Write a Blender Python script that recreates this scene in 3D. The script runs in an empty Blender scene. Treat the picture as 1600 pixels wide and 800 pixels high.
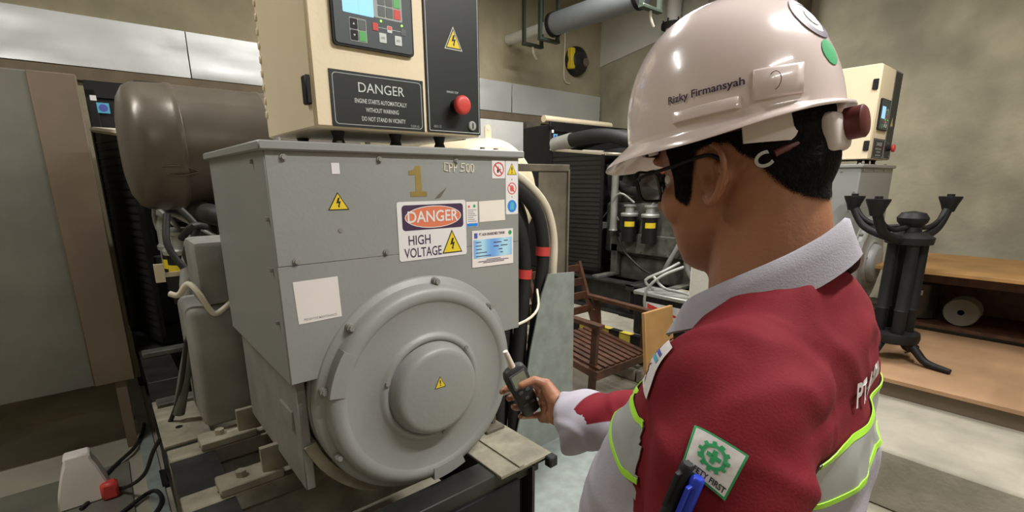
import bpy, bmesh, math, random
from mathutils import Vector, Matrix, noise
from mathutils.bvhtree import BVHTree
random.seed(7)
SC = bpy.context.scene
COL = SC.collection
PI = math.pi
R = math.radians
V = Vector

# ------------------------------------------------------------------ camera
cam_d = bpy.data.cameras.new('camera'); cam = bpy.data.objects.new('camera', cam_d); COL.objects.link(cam)
cr, cu, cf = V((0.76475354, -0.64430058, -0.005366)), V((0.15280899, 0.17327376, 0.97294687)), V((0.62594044, 0.74488454, -0.23096665))
cam.matrix_world = Matrix(((cr.x, cu.x, -cf.x, 0), (cr.y, cu.y, -cf.y, 0), (cr.z, cu.z, -cf.z, 1.55), (0, 0, 0, 1)))
cam_d.sensor_width = 36; cam_d.lens = 36*759.26/1600; cam_d.shift_y = 61.8/1600; cam_d.clip_start = 0.02
SC.camera = cam
# ------------------------------------------------------------------ world, exposure
wd = bpy.data.worlds.new('world'); SC.world = wd; wd.use_nodes = True
wd.node_tree.nodes['Background'].inputs[0].default_value = (0.8, 0.85, 0.9, 1)
wd.node_tree.nodes['Background'].inputs[1].default_value = 0.05
SC.view_settings.view_transform = 'Standard'; SC.view_settings.look = 'None'
SC.view_settings.exposure = 0.12; SC.view_settings.gamma = 1.0; SC.view_settings.use_curve_mapping = False
# ceiling lamps, the last two added as fill for near side and left floor (x, y, z, rotation about z, watts)
LAMPS = [(1.55, -0.35, 3.3, 0.0, 78), (3.3, 0.35, 3.5, 0.0, 40), (3.7, 2.7, 3.7, 0.0, 80), (1.6, 2.35, 3.9, 0.0, 40), (0.1, -1.7, 3.4, 0.0, 15), (-1.2, 2.3, 3.9, 0.0, 46)]

# ------------------------------------------------------------------ materials
def mat(name, col, rough=0.6, metal=0.0, var=0.12, scale=6.0, bump=0.0, bscale=60.0, col2=None, coat=0.0, emit=None, estr=0.0, alpha=1.0, trans=0.0, spec=0.5):
    m = bpy.data.materials.new(name); m.use_nodes = True
    nt = m.node_tree; b = nt.nodes['Principled BSDF']; L = nt.links
    b.inputs['Roughness'].default_value = rough; b.inputs['Metallic'].default_value = metal
    b.inputs['Coat Weight'].default_value = coat; b.inputs['Coat Roughness'].default_value = 0.08
    b.inputs['Specular IOR Level'].default_value = spec
    b.inputs['Alpha'].default_value = alpha; b.inputs['Transmission Weight'].default_value = trans
    c2 = col2 or tuple(max(0, c*(1-var*2)) for c in col)
    tc = nt.nodes.new('ShaderNodeTexCoord')
    n = nt.nodes.new('ShaderNodeTexNoise'); n.inputs['Scale'].default_value = scale; n.inputs['Detail'].default_value = 5
    L.new(tc.outputs['Object'], n.inputs['Vector'])
    rp = nt.nodes.new('ShaderNodeValToRGB')
    rp.color_ramp.elements[0].position = 0.35; rp.color_ramp.elements[1].position = 0.65
    rp.color_ramp.elements[0].color = (*c2, 1); rp.color_ramp.elements[1].color = (*col, 1)
    L.new(n.outputs['Fac'], rp.inputs['Fac']); L.new(rp.outputs['Color'], b.inputs['Base Color'])
    if emit:
        b.inputs['Emission Color'].default_value = (*emit, 1); b.inputs['Emission Strength'].default_value = estr
    if bump:
        n2 = nt.nodes.new('ShaderNodeTexNoise'); n2.inputs['Scale'].default_value = bscale; n2.inputs['Detail'].default_value = 4
        L.new(tc.outputs['Object'], n2.inputs['Vector'])
        bp = nt.nodes.new('ShaderNodeBump'); bp.inputs['Strength'].default_value = bump; bp.inputs['Distance'].default_value = 0.01
        L.new(n2.outputs['Fac'], bp.inputs['Height']); L.new(bp.outputs['Normal'], b.inputs['Normal'])
    return m

M = {}
M['wall'] = mat('concrete_wall', (0.42, 0.37, 0.25), 0.9, var=0.15, scale=1.7, bump=0.5, bscale=14)
M['wall2'] = mat('concrete_wall_side', (0.42, 0.385, 0.28), 0.9, var=0.2, scale=1.7, bump=0.5, bscale=14)
M['pale_plaster'] = mat('pale_plaster', (0.62, 0.62, 0.55), 0.85, var=0.06, scale=2, bump=0.2)
M['ceiling'] = mat('ceiling', (0.5, 0.5, 0.46), 0.9, var=0.08)
M['floor'] = mat('floor', (0.40, 0.37, 0.29), 0.75, var=0.2, scale=1.6, bump=0.15, bscale=30)
M['concrete'] = mat('concrete', (0.40, 0.37, 0.30), 0.85, var=0.18, scale=3, bump=0.4, bscale=30)
M['band'] = mat('aluminium_band', (0.78, 0.80, 0.80), 0.42, 0.5, var=0.06, scale=1.5, bump=0.7, bscale=2.2)
M['brown_beam'] = mat('brown_beam', (0.22, 0.17, 0.11), 0.8)
M['grey'] = mat('grey_paint', (0.285, 0.29, 0.28), 0.42, var=0.035, scale=3, bump=0.06, bscale=90)
M['grey_dusty'] = mat('grey_dusty', (0.27, 0.265, 0.24), 0.7, var=0.12, scale=7, bump=0.1)
M['dust_plate'] = mat('dusty_steel', (0.36, 0.33, 0.25), 0.85, var=0.22, scale=9, bump=0.2)
M['black'] = mat('black_paint', (0.012, 0.012, 0.013), 0.55, var=0.2, spec=0.3)
M['black_panel'] = mat('black_panel', (0.014, 0.017, 0.018), 0.45, var=0.1)
M['rubber'] = mat('black_rubber', (0.012, 0.012, 0.012), 0.65, var=0.2)
M['cream'] = mat('cream_paint', (0.83, 0.71, 0.50), 0.5, var=0.03, scale=3, bump=0.05, bscale=120)
M['drum_brown'] = mat('drum_paint', (0.17, 0.145, 0.115), 0.33, 0.25, var=0.12, scale=4, bump=0.08, bscale=20)
M['dark_steel'] = mat('dark_steel', (0.045, 0.045, 0.042), 0.5, 0.4, var=0.25, scale=9)
M['engine_grey'] = mat('engine_grey', (0.16, 0.165, 0.14), 0.6, 0.1, var=0.3, scale=8, bump=0.2)
M['pipe_silver'] = mat('silver_pipe', (0.42, 0.43, 0.40), 0.45, 0.35, var=0.15)
M['white_paint'] = mat('white_paint', (0.80, 0.80, 0.78), 0.5, var=0.04)
M['sticker_white'] = mat('sticker_white', (0.76, 0.74, 0.74), 0.45, var=0.02)
M['paper'] = mat('paper', (0.78, 0.73, 0.70), 0.7, var=0.02)
M['paper_cream'] = mat('paper_cream', (0.80, 0.74, 0.66), 0.7, var=0.03)
M['paper_grey'] = mat('paper_grey_print', (0.50, 0.47, 0.43), 0.8, var=0.15, scale=160)
M['yellow'] = mat('sign_yellow', (0.80, 0.60, 0.03), 0.45, var=0.02)
M['ink'] = mat('ink_black', (0.02, 0.018, 0.025), 0.5, var=0.1)
M['ink_purple'] = mat('ink_dark_purple', (0.06, 0.03, 0.08), 0.5, var=0.1)
M['sign_red'] = mat('sign_orange_red', (0.72, 0.20, 0.10), 0.45, var=0.03)
M['red'] = mat('red_plastic', (0.62, 0.06, 0.05), 0.45, var=0.06)
M['pink_red'] = mat('print_red', (0.75, 0.13, 0.13), 0.5, var=0.05)
M['blue'] = mat('print_blue', (0.03, 0.25, 0.72), 0.45, var=0.05)
M['gold'] = mat('ochre_paint', (0.30, 0.21, 0.05), 0.6, var=0.15, scale=20)
M['chalk'] = mat('chalk', (0.80, 0.76, 0.62), 0.9, var=0.04, scale=90)
M['print_white'] = mat('print_white', (0.62, 0.66, 0.64), 0.6, var=0.05)
M['dim_print'] = mat('print_dim', (0.34, 0.37, 0.37), 0.6, var=0.05)
M['screen'] = mat('lit_screen', (0.1, 0.3, 0.5), 0.3, emit=(0.35, 0.66, 1.0), estr=0.85, var=0.02)
M['screen_mark'] = mat('screen_mark', (0.1, 0.3, 0.6), 0.3, emit=(0.22, 0.5, 0.92), estr=0.8, var=0.02)
M['led'] = mat('green_led', (0.2, 0.9, 0.1), 0.3, emit=(0.35, 1.0, 0.1), estr=1.6, var=0.02)
M['bezel'] = mat('bezel_grey', (0.055, 0.068, 0.075), 0.5, var=0.04)
M['key_grey'] = mat('key_grey', (0.10, 0.11, 0.11), 0.5, var=0.05)
M['key_light'] = mat('key_light', (0.33, 0.36, 0.34), 0.5, var=0.05)
M['green'] = mat('key_green', (0.10, 0.42, 0.12), 0.5, var=0.05)
M['patch_green'] = mat('patch_green', (0.03, 0.36, 0.13), 0.75, var=0.1, scale=60)
M['galv'] = mat('galvanised', (0.33, 0.37, 0.35), 0.5, 0.25, var=0.1, scale=14)
M['rust_steel'] = mat('rusty_steel', (0.20, 0.17, 0.13), 0.7, 0.2, var=0.2, scale=6)
M['wood_dark'] = mat('dark_wood', (0.10, 0.04, 0.02), 0.5, var=0.25, scale=14)
M['ply'] = mat('plywood', (0.40, 0.22, 0.075), 0.7, var=0.12, scale=5)
M['ply2'] = mat('plywood_board', (0.40, 0.24, 0.13), 0.7, var=0.12, scale=3)
M['cable_white'] = mat('white_cable', (0.72, 0.66, 0.52), 0.55, var=0.06)
M['cabinet_brown'] = mat('brown_steel', (0.17, 0.125, 0.085), 0.55, var=0.1, scale=3)
M['cabinet_grey'] = mat('grey_green_steel', (0.16, 0.155, 0.125), 0.55, var=0.12, scale=3)
M['mesh'] = mat('mesh_guard', (0.035, 0.036, 0.03), 0.6, 0.3, var=0.3, scale=220, bump=0.6, bscale=240)
M['pvc'] = mat('grey_pipe', (0.19, 0.21, 0.22), 0.45, var=0.04)
M['green_dark'] = mat('dark_green_steel', (0.04, 0.055, 0.04), 0.5, var=0.1)
M['hazard_y'] = mat('hazard_yellow', (0.62, 0.50, 0.06), 0.7, var=0.15)
M['tube'] = mat('lamp_tube', (1, 1, 1), 0.4, emit=(1.0, 0.98, 0.92), estr=6.0, var=0.01)
M['glass_dark'] = mat('dark_glass', (0.03, 0.03, 0.02), 0.1, var=0.1)
M['chrome'] = mat('chrome', (0.7, 0.7, 0.68), 0.2, 1.0, var=0.05)
# person
M['skin'] = mat('skin', (0.37, 0.16, 0.085), 0.48, var=0.06, scale=14, bump=0.08, bscale=260)
M['skin_b'] = M['skin']
M['hair'] = mat('black_hair', (0.008, 0.007, 0.006), 0.6, var=0.3, scale=120, bump=0.6, bscale=220)
def soft_edge(m):
    nt = m.node_tree; L = nt.links; b = nt.nodes['Principled BSDF']
    at = nt.nodes.new('ShaderNodeAttribute'); at.attribute_name = 'edge'
    tc = nt.nodes.new('ShaderNodeTexCoord'); n = nt.nodes.new('ShaderNodeTexNoise'); n.inputs['Scale'].default_value = 900; n.inputs['Detail'].default_value = 1
    L.new(tc.outputs['Object'], n.inputs['Vector'])
    s1 = nt.nodes.new('ShaderNodeMath'); s1.operation = 'SUBTRACT'; L.new(at.outputs['Fac'], s1.inputs[0]); L.new(n.outputs['Fac'], s1.inputs[1])
    s2 = nt.nodes.new('ShaderNodeMath'); s2.operation = 'MULTIPLY_ADD'; s2.inputs[1].default_value = 4.0; s2.inputs[2].default_value = 0.5; s2.use_clamp = True
    L.new(s1.outputs[0], s2.inputs[0]); L.new(s2.outputs[0], b.inputs['Alpha'])
M['hair_cap'] = mat('black_hair_cap', (0.008, 0.007, 0.006), 0.85, spec=0.15, var=0.3, scale=120, bump=0.6, bscale=220); soft_edge(M['hair_cap'])
M['helmet'] = mat('helmet_shell', (0.79, 0.665, 0.645), 0.22, var=0.02, coat=0.6)
M['maroon_plastic'] = mat('maroon_plastic', (0.12, 0.02, 0.02), 0.4, var=0.1)
M['white_plastic'] = mat('white_plastic', (0.72, 0.64, 0.62), 0.35, var=0.03)
M['lav'] = mat('grey_cloth', (0.40, 0.385, 0.44), 0.85, var=0.06, scale=10, bump=0.15, bscale=500)
M['tape'] = mat('reflective_tape', (0.40, 0.42, 0.41), 0.45, 0.1, var=0.05)
M['neon'] = mat('neon_piping', (0.42, 0.85, 0.05), 0.6, var=0.05)
M['trouser'] = mat('trouser_cloth', (0.10, 0.03, 0.035), 0.9, var=0.1)
M['boot'] = mat('boot_leather', (0.02, 0.018, 0.016), 0.5, var=0.2)
M['meter'] = mat('meter_plastic', (0.03, 0.03, 0.032), 0.5, var=0.1)
M['meter_lcd'] = mat('meter_lcd', (0.30, 0.33, 0.24), 0.3, var=0.08, scale=120)
M['pen_blue'] = mat('pen_blue', (0.02, 0.05, 0.55), 0.35, var=0.1)
M['thread_white'] = mat('thread_white', (0.74, 0.70, 0.70), 0.8, var=0.05, scale=200)
M['cyan'] = mat('logo_cyan', (0.10, 0.42, 0.62), 0.7, var=0.05)
M['logo_blue'] = mat('logo_blue', (0.08, 0.10, 0.40), 0.7, var=0.05)
M['eye'] = mat('eye_white', (0.8, 0.78, 0.75), 0.2, var=0.02)
M['lens'] = mat('spectacle_lens', (0.95, 0.97, 0.97), 0.05, trans=1.0, var=0.01)

def cert_mat():
    m = bpy.data.materials.new('certificate_print'); m.use_nodes = True
    nt = m.node_tree; b = nt.nodes['Principled BSDF']; b.inputs['Roughness'].default_value = 0.4
    tc = nt.nodes.new('ShaderNodeTexCoord'); w = nt.nodes.new('ShaderNodeTexWave')
    w.inputs['Scale'].default_value = 3.2; w.inputs['Distortion'].default_value = 3.0; w.inputs['Detail'].default_value = 1
    rp = nt.nodes.new('ShaderNodeValToRGB'); e = rp.color_ramp.elements
    e[0].color = (0.17, 0.38, 0.80, 1); e[1].color = (0.42, 0.72, 0.85, 1)
    k = e.new(0.45); k.color = (0.26, 0.50, 0.84, 1)
    nt.links.new(tc.outputs['Object'], w.inputs['Vector']); nt.links.new(w.outputs['Fac'], rp.inputs['Fac'])
    nt.links.new(rp.outputs['Color'], b.inputs['Base Color'])
    return m
M['cert'] = cert_mat()

def jacket_mat():
    m = bpy.data.materials.new('jacket_cloth'); m.use_nodes = True
    nt = m.node_tree; b = nt.nodes['Principled BSDF']; L = nt.links
    b.inputs['Roughness'].default_value = 0.85; b.inputs['Specular IOR Level'].default_value = 0.25
    a = nt.nodes.new('ShaderNodeAttribute'); a.attribute_name = 'zone'
    mr = nt.nodes.new('ShaderNodeMapRange'); mr.inputs[1].default_value = -0.0012; mr.inputs[2].default_value = 0.0012
    L.new(a.outputs['Fac'], mr.inputs[0])
    tc = nt.nodes.new('ShaderNodeTexCoord'); n = nt.nodes.new('ShaderNodeTexNoise'); n.inputs['Scale'].default_value = 9
    L.new(tc.outputs['Object'], n.inputs['Vector'])
    def two(c1, c2):
        mx = nt.nodes.new('ShaderNodeMix'); mx.data_type = 'RGBA'
        mx.inputs[6].default_value = (*c1, 1); mx.inputs[7].default_value = (*c2, 1)
        L.new(n.outputs['Fac'], mx.inputs[0]); return mx
    c1 = two((0.14, 0.007, 0.014), (0.20, 0.011, 0.021)); c2 = two((0.37, 0.355, 0.41), (0.43, 0.41, 0.47))
    mx = nt.nodes.new('ShaderNodeMix'); mx.data_type = 'RGBA'
    L.new(mr.outputs[0], mx.inputs[0]); L.new(c1.outputs[2], mx.inputs[6]); L.new(c2.outputs[2], mx.inputs[7])
    L.new(mx.outputs[2], b.inputs['Base Color'])
    n2 = nt.nodes.new('ShaderNodeTexNoise'); n2.inputs['Scale'].default_value = 420; n2.inputs['Detail'].default_value = 2
    L.new(tc.outputs['Object'], n2.inputs['Vector'])
    bp = nt.nodes.new('ShaderNodeBump'); bp.inputs['Strength'].default_value = 0.2; bp.inputs['Distance'].default_value = 0.002
    L.new(n2.outputs['Fac'], bp.inputs['Height']); L.new(bp.outputs['Normal'], b.inputs['Normal'])
    return m
M['jacket'] = jacket_mat()

# ------------------------------------------------------------------ helpers
def worldloc(o):
    p = V((0, 0, 0))
    while o: p += o.location; o = o.parent
    return p
def obj(name, bm, m, parent=None, smooth=True, recalc=True, auto=40):
    """world-space bmesh -> one mesh object, its origin at its parent's origin"""
    if recalc: bmesh.ops.recalc_face_normals(bm, faces=bm.faces)
    if parent is not None: bmesh.ops.translate(bm, vec=-worldloc(parent), verts=bm.verts)
    if smooth:
        ang = R(auto)
        for f in bm.faces: f.smooth = True
        for e in bm.edges:
            if len(e.link_faces) == 2 and e.calc_face_angle(0) > ang: e.smooth = False
    me = bpy.data.meshes.new(name); bm.to_mesh(me); bm.free()
    for mm in (m if isinstance(m, (list, tuple)) else [m]): me.materials.append(mm)
    o = bpy.data.objects.new(name, me); COL.objects.link(o)
    if parent is not None: o.parent = parent
    return o
def thing(name, label, cat, loc=(0, 0, 0), group=None):
    o = bpy.data.objects.new(name, None); o.empty_display_size = 0.1; COL.objects.link(o); o.location = loc
    o['label'] = label; o['category'] = cat
    if group: o['group'] = group
    return o
def tag(o, label, cat, group=None):
    o['label'] = label; o['category'] = cat
    if group: o['group'] = group
    return o
def struct(name, bm, m, parent=None, **k):
    o = obj(name, bm, m, parent, **k)
    if parent is None: o['kind'] = 'structure'
    return o
def copy_tree(o, parent=None):
    c = o.copy(); COL.objects.link(c)
    if parent is not None: c.parent = parent
    for ch in o.children: copy_tree(ch, c)
    return c
def B(): return bmesh.new()
def box(bm, x0, x1, y0, y1, z0, z1, bev=0.0, mtx=None, seg=1):
    r = bmesh.ops.create_cube(bm, size=1)
    vs = r['verts']
    for v in vs:
        v.co = V(((x0+x1)/2+v.co.x*(x1-x0), (y0+y1)/2+v.co.y*(y1-y0), (z0+z1)/2+v.co.z*(z1-z0)))
    if bev > 0:
        es = list({e for v in vs for e in v.link_edges})
        g = bmesh.ops.bevel(bm, geom=es, offset=bev, segments=seg, profile=0.5, affect='EDGES')
        vs = g['verts']
        vs = list({v for f in g['faces'] for v in f.verts} | set(vs))
    if mtx is not None:
        bmesh.ops.transform(bm, matrix=mtx, verts=list(set(vs)))
    return bm
def frame_of(d):
    d = d.normalized(); a = V((0, 0, 1)) if abs(d.z) < 0.9 else V((1, 0, 0))
    u = d.cross(a).normalized(); return u, u.cross(d).normalized()
def loft(bm, rings, cap=True, closed=True):
    rv = [[bm.verts.new(p) for p in r] for r in rings]
    n = len(rv[0])
    for a, b in zip(rv, rv[1:]):
        for i in range(n if closed else n-1):
            j = (i+1) % n
            bm.faces.new((a[i], a[j], b[j], b[i]))
    if cap:
        bm.faces.new(rv[0][::-1]); bm.faces.new(rv[-1])
    return bm
def tube(bm, pts, r, n=10, cap=True, sub=0):
    pts = [V(p) for p in pts]
    rs = list(r) if isinstance(r, (list, tuple)) else [r]*len(pts)
    if sub:
        P, Q = [], []
        m = len(pts)
        for i in range(m-1):
            p0 = pts[max(i-1, 0)]; p1 = pts[i]; p2 = pts[i+1]; p3 = pts[min(i+2, m-1)]
            for k in range(sub):
                t = k/sub
                P.append(0.5*((2*p1)+(p2-p0)*t+(2*p0-5*p1+4*p2-p3)*t*t+(3*p1-p0-3*p2+p3)*t**3)); Q.append(rs[i]+(rs[i+1]-rs[i])*t)
        P.append(pts[-1]); Q.append(rs[-1]); pts, rs = P, Q
    rings = []; u = None
    for i, p in enumerate(pts):
        d = (pts[min(i+1, len(pts)-1)]-pts[max(i-1, 0)]).normalized()
        if u is None: u, w = frame_of(d)
        else:
            u = (u-d*u.dot(d)).normalized(); w = d.cross(u).normalized()
        w = d.cross(u).normalized()
        rings.append([p+(u*math.cos(2*PI*k/n)+w*math.sin(2*PI*k/n))*rs[i] for k in range(n)])
    return loft(bm, rings, cap)
def cyl(bm, p0, p1, r0, r1=None, n=20, cap=True):
    return tube(bm, [p0, p1], [r0, r0 if r1 is None else r1], n, cap)
def capsule(bm, p0, p1, r0, r1, n=12):
    p0, p1 = V(p0), V(p1); d = (p1-p0).normalized(); pts, rs = [], []
    for k in range(5):
        a = PI/2*k/4*0.97+0.04; pts.append(p0-d*r0*math.cos(a)); rs.append(r0*math.sin(a))
    for k in range(5):
        a = PI/2*(1-k/4*0.97); pts.append(p1+d*r1*math.cos(a)); rs.append(max(r1*math.sin(a), r1*0.05))
    return tube(bm, pts, rs, n)
def ellip(bm, c, r, mtx=None, seg=20, ring=14):
    g = bmesh.ops.create_uvsphere(bm, u_segments=seg, v_segments=ring, radius=1)
    for v in g['verts']: v.co = V((v.co.x*r[0], v.co.y*r[1], v.co.z*r[2]))
    if mtx is not None: bmesh.ops.transform(bm, matrix=mtx, verts=g['verts'])
    bmesh.ops.translate(bm, vec=V(c), verts=g['verts'])
    return bm
def lathe(bm, prof, c, axis, n=64, u=None):
    """prof: (radius, distance along axis)"""
    c = V(c); axis = V(axis).normalized(); u, w = frame_of(axis)
    rings = []
    for r, d in prof:
        rings.append([c+axis*d+(u*math.cos(2*PI*k/n)+w*math.sin(2*PI*k/n))*max(r, 1e-4) for k in range(n)])
    return loft(bm, rings, True)
def prism(bm, pts, o, u, v, n, t0, t1):
    """2-D outline in frame (o,u,v), from t0 to t1 along n"""
    o, u, v, n = V(o), V(u), V(v), V(n)
    a = [bm.verts.new(o+u*p[0]+v*p[1]+n*t0) for p in pts]; b = [bm.verts.new(o+u*p[0]+v*p[1]+n*t1) for p in pts]
    m = len(pts)
    for i in range(m): bm.faces.new((a[i], a[(i+1) % m], b[(i+1) % m], b[i]))
    bm.faces.new(a[::-1]); bm.faces.new(b)
    return bm
def rrect(x0, x1, y0, y1, r=0.0, n=4):
    if r <= 0: return [(x0, y0), (x1, y0), (x1, y1), (x0, y1)]
    out = []
    for cx, cy, a in ((x1-r, y0+r, -90), (x1-r, y1-r, 0), (x0+r, y1-r, 90), (x0+r, y0+r, 180)):
        for k in range(n+1):
            t = R(a+90*k/n); out.append((cx+r*math.cos(t), cy+r*math.sin(t)))
    return out
def circ(cx, cy, rx, ry=None, n=28):
    ry = ry or rx
    return [(cx+rx*math.cos(2*PI*k/n), cy+ry*math.sin(2*PI*k/n)) for k in range(n)]
def ringpts(bm, outer, inner, o, u, v, n, t0, t1):
    o, u, v, n = V(o), V(u), V(v), V(n); m = len(outer)
    A = [[bm.verts.new(o+u*p[0]+v*p[1]+n*t) for p in q] for q, t in ((outer, t0), (outer, t1), (inner, t1), (inner, t0))]
    for a, b in ((0, 1), (1, 2), (2, 3), (3, 0)):
        for i in range(m):
            j = (i+1) % m; bm.faces.new((A[a][i], A[a][j], A[b][j], A[b][i]))
    return bm
_tc = {}
def text2d(s, size=1.0, align='CENTER', bold=0.0, sx=1.0, ext=0.0):
    """list of verts, faces of flat text in XY"""
    c = bpy.data.curves.new('t', 'FONT'); c.body = s; c.size = size; c.align_x = align; c.align_y = 'CENTER'
    c.offset = bold; c.resolution_u = 3; c.fill_mode = 'FRONT'
    o = bpy.data.objects.new('t', c); COL.objects.link(o)
    dg = bpy.context.evaluated_depsgraph_get(); dg.update()
    me = o.evaluated_get(dg).to_mesh()
    vs = [(v.co.x*sx, v.co.y) for v in me.vertices]; fs = [tuple(p.vertices) for p in me.polygons]
    o.evaluated_get(dg).to_mesh_clear()
    bpy.data.objects.remove(o); bpy.data.curves.remove(c)
    return vs, fs
def text(bm, s, size, o, u, v, n, lift, **k):
    """lettering on a plane; o is the centre (or left middle)"""
    vs, fs = text2d(s, size, **k)
    o, u, v, n = V(o), V(u), V(v), V(n)
    bv = [bm.verts.new(o+u*a+v*b+n*lift) for a, b in vs]
    for f in fs:
        try: bm.faces.new([bv[i] for i in f])
        except ValueError: pass
    return bm
def remesh(bm, voxel, smooth=4, name='tmp', fac=0.5):
    bmesh.ops.recalc_face_normals(bm, faces=bm.faces)
    me = bpy.data.meshes.new(name); bm.to_mesh(me); bm.free()
    o = bpy.data.objects.new(name, me); COL.objects.link(o)
    m = o.modifiers.new('r', 'REMESH'); m.mode = 'VOXEL'; m.voxel_size = voxel
    s = o.modifiers.new('s', 'SMOOTH'); s.iterations = smooth; s.factor = fac
    dg = bpy.context.evaluated_depsgraph_get(); dg.update()
    out = bmesh.new(); e = o.evaluated_get(dg).to_mesh(); out.from_mesh(e)
    o.evaluated_get(dg).to_mesh_clear(); bpy.data.objects.remove(o); bpy.data.meshes.remove(me)
    return out
def patch(bm, bvh, corners, lift, nu=14, nv=14, thick=0.0012):
    """a quad (4 world corners bl, br, tr, tl) snapped on a surface; returns a function (a,b)->point"""
    bl, br, tr, tl = [V(c) for c in corners]
    n0 = (br-bl).cross(tl-bl).normalized(); q0, m0, i0, d0 = bvh.find_nearest((bl+br+tr+tl)/4)
    if n0.dot(m0) < 0: n0 = -n0
    def at(a, b, l=lift):
        p = bl*(1-a)*(1-b)+br*a*(1-b)+tr*a*b+tl*(1-a)*b
        q, n, i, d = bvh.ray_cast(p+n0*0.06, -n0, 0.2)
        if q is None: q, n, i, d = bvh.find_nearest(p)
        return q+n0*l
    g = [[bm.verts.new(at(i/nu, j/nv)) for i in range(nu+1)] for j in range(nv+1)]
    for j in range(nv):
        for i in range(nu): bm.faces.new((g[j][i], g[j][i+1], g[j+1][i+1], g[j+1][i]))
    return at
def on_patch(bm, at, polys, lift):
    """polys: list of (verts2d, faces) in unit coordinates"""
    for vs, fs in polys:
        bv = [bm.verts.new(at(a, b, lift)) for a, b in vs]
        for f in fs:
            try: bm.faces.new([bv[i] for i in f])
            except ValueError: pass
X3, Y3, Z3 = V((1, 0, 0)), V((0, 1, 0)), V((0, 0, 1))

# ------------------------------------------------------------------ room shell
XW, YW, XL, YB, ZC = 5.85, 4.95, -2.6, -2.6, 4.3
struct('floor', box(B(), XL-0.2, XW+0.2, YB-0.2, YW+0.2, -0.15, 0), M['floor'])
struct('ceiling', box(B(), XL-0.2, XW+0.2, YB-0.2, YW+0.2, ZC, ZC+0.15), M['ceiling'])
struct('wall_back', box(B(), XL-0.2, XW+0.2, YW, YW+0.2, 0, ZC), M['wall'])
struct('wall_right', box(B(), XW, XW+0.2, YB, YW, 0, ZC), M['wall2'])
struct('wall_left', box(B(), XL-0.2, XL, YB, YW, 0, ZC), M['wall'])
struct('wall_front', box(B(), XL, XW, YB-0.2, YB, 0, ZC), M['wall'])
# pale plaster strip high on the right wall, thick column of the same wall
bm = B(); prism(bm, [(4.95, 3.12), (2.6, 3.52), (-2.4, 3.75), (-2.4, 4.3), (4.95, 4.3)], (XW, 0, 0), Y3, Z3, -X3, 0, 0.015)
pl = struct('trim_1', bm, M['pale_plaster'], smooth=False)
bm = B(); box(bm, 5.5, XW, 2.22, 3.15, 0, ZC)
struct('trim_2', bm, M['rust_steel'], smooth=False)
# metal band along the back wall: sheets side by side, a brown ledge below them
bm = B(); box(bm, XL, XW-0.02, YW-0.05, YW, 2.27, 2.36, 0.004)
struct('trim_3', bm, M['brown_beam'])
xs = [XL, -1.0, 0.75, 2.45, 4.15, XW-0.02]
for i in range(5):
    bm = B(); nx, nz = 16, 8
    g = [[bm.verts.new((xs[i]+0.004+(xs[i+1]-xs[i]-0.008)*a/nx, YW-0.03-0.012*noise.noise((a*0.35+i*9, c*0.5, 1)), 2.37+0.345*c/nz)) for a in range(nx+1)] for c in range(nz+1)]
    bk = [[bm.verts.new((xs[i]+0.004+(xs[i+1]-xs[i]-0.008)*a/nx, YW-0.001, 2.37+0.345*c/nz)) for a in (0, nx)] for c in (0, nz)]
    for c in range(nz):
        for a in range(nx): bm.faces.new((g[c][a], g[c][a+1], g[c+1][a+1], g[c+1][a]))
    bm.faces.new((g[0][0], bk[0][0], bk[0][1], *[g[0][a] for a in range(nx, 0, -1)]))
    bm.faces.new((*[g[nz][a] for a in range(0, nx+1)], bk[1][1], bk[1][0]))
    o = struct('band_panel', bm, M['band'], bpy.data.objects['wall_back'])
# ceiling lamps and the two added fill lamps: housing, tube, hangers
for i, (x, y, z, rz, w) in enumerate(LAMPS):
    t = thing('ceiling_lamp', ['long tube lamp hanging above the front of the grey generator', 'long tube lamp hanging above the black pedestal stand',
               'long tube lamp hanging above the far generator engine', 'long tube lamp hanging above the grey drum', 'added fill tube lamp hanging behind the camera above the open floor', 'added fill tube lamp hanging above the brown steel cabinet'][i], 'lamp', (x, y, z), 'ceiling tube lamps')
    bm = B(); box(bm, x-0.62, x+0.62, y-0.05, y+0.05, z+0.03, z+0.09, 0.006); obj('housing', bm, M['white_paint'], t)
    bm = B(); cyl(bm, (x-0.58, y, z+0.015), (x+0.58, y, z+0.015), 0.014, n=12); obj('tube', bm, M['tube'], t)
    for s in (-1, 1):
        bm = B(); cyl(bm, (x+s*0.5, y, z+0.085), (x+s*0.5, y, ZC), 0.006, n=8); obj('hanger', bm, M['dark_steel'], t)
    ld = bpy.data.lights.new('tube_light', 'AREA'); ld.shape = 'RECTANGLE'; ld.size = 1.2; ld.size_y = 0.09; ld.energy = w; ld.color = (1.0, 0.975, 0.93)
    lo = bpy.data.objects.new('tube_light', ld); COL.objects.link(lo); lo.parent = t; lo.location = (0, 0, -0.012); lo.rotation_euler = (0, 0, rz)

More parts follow.
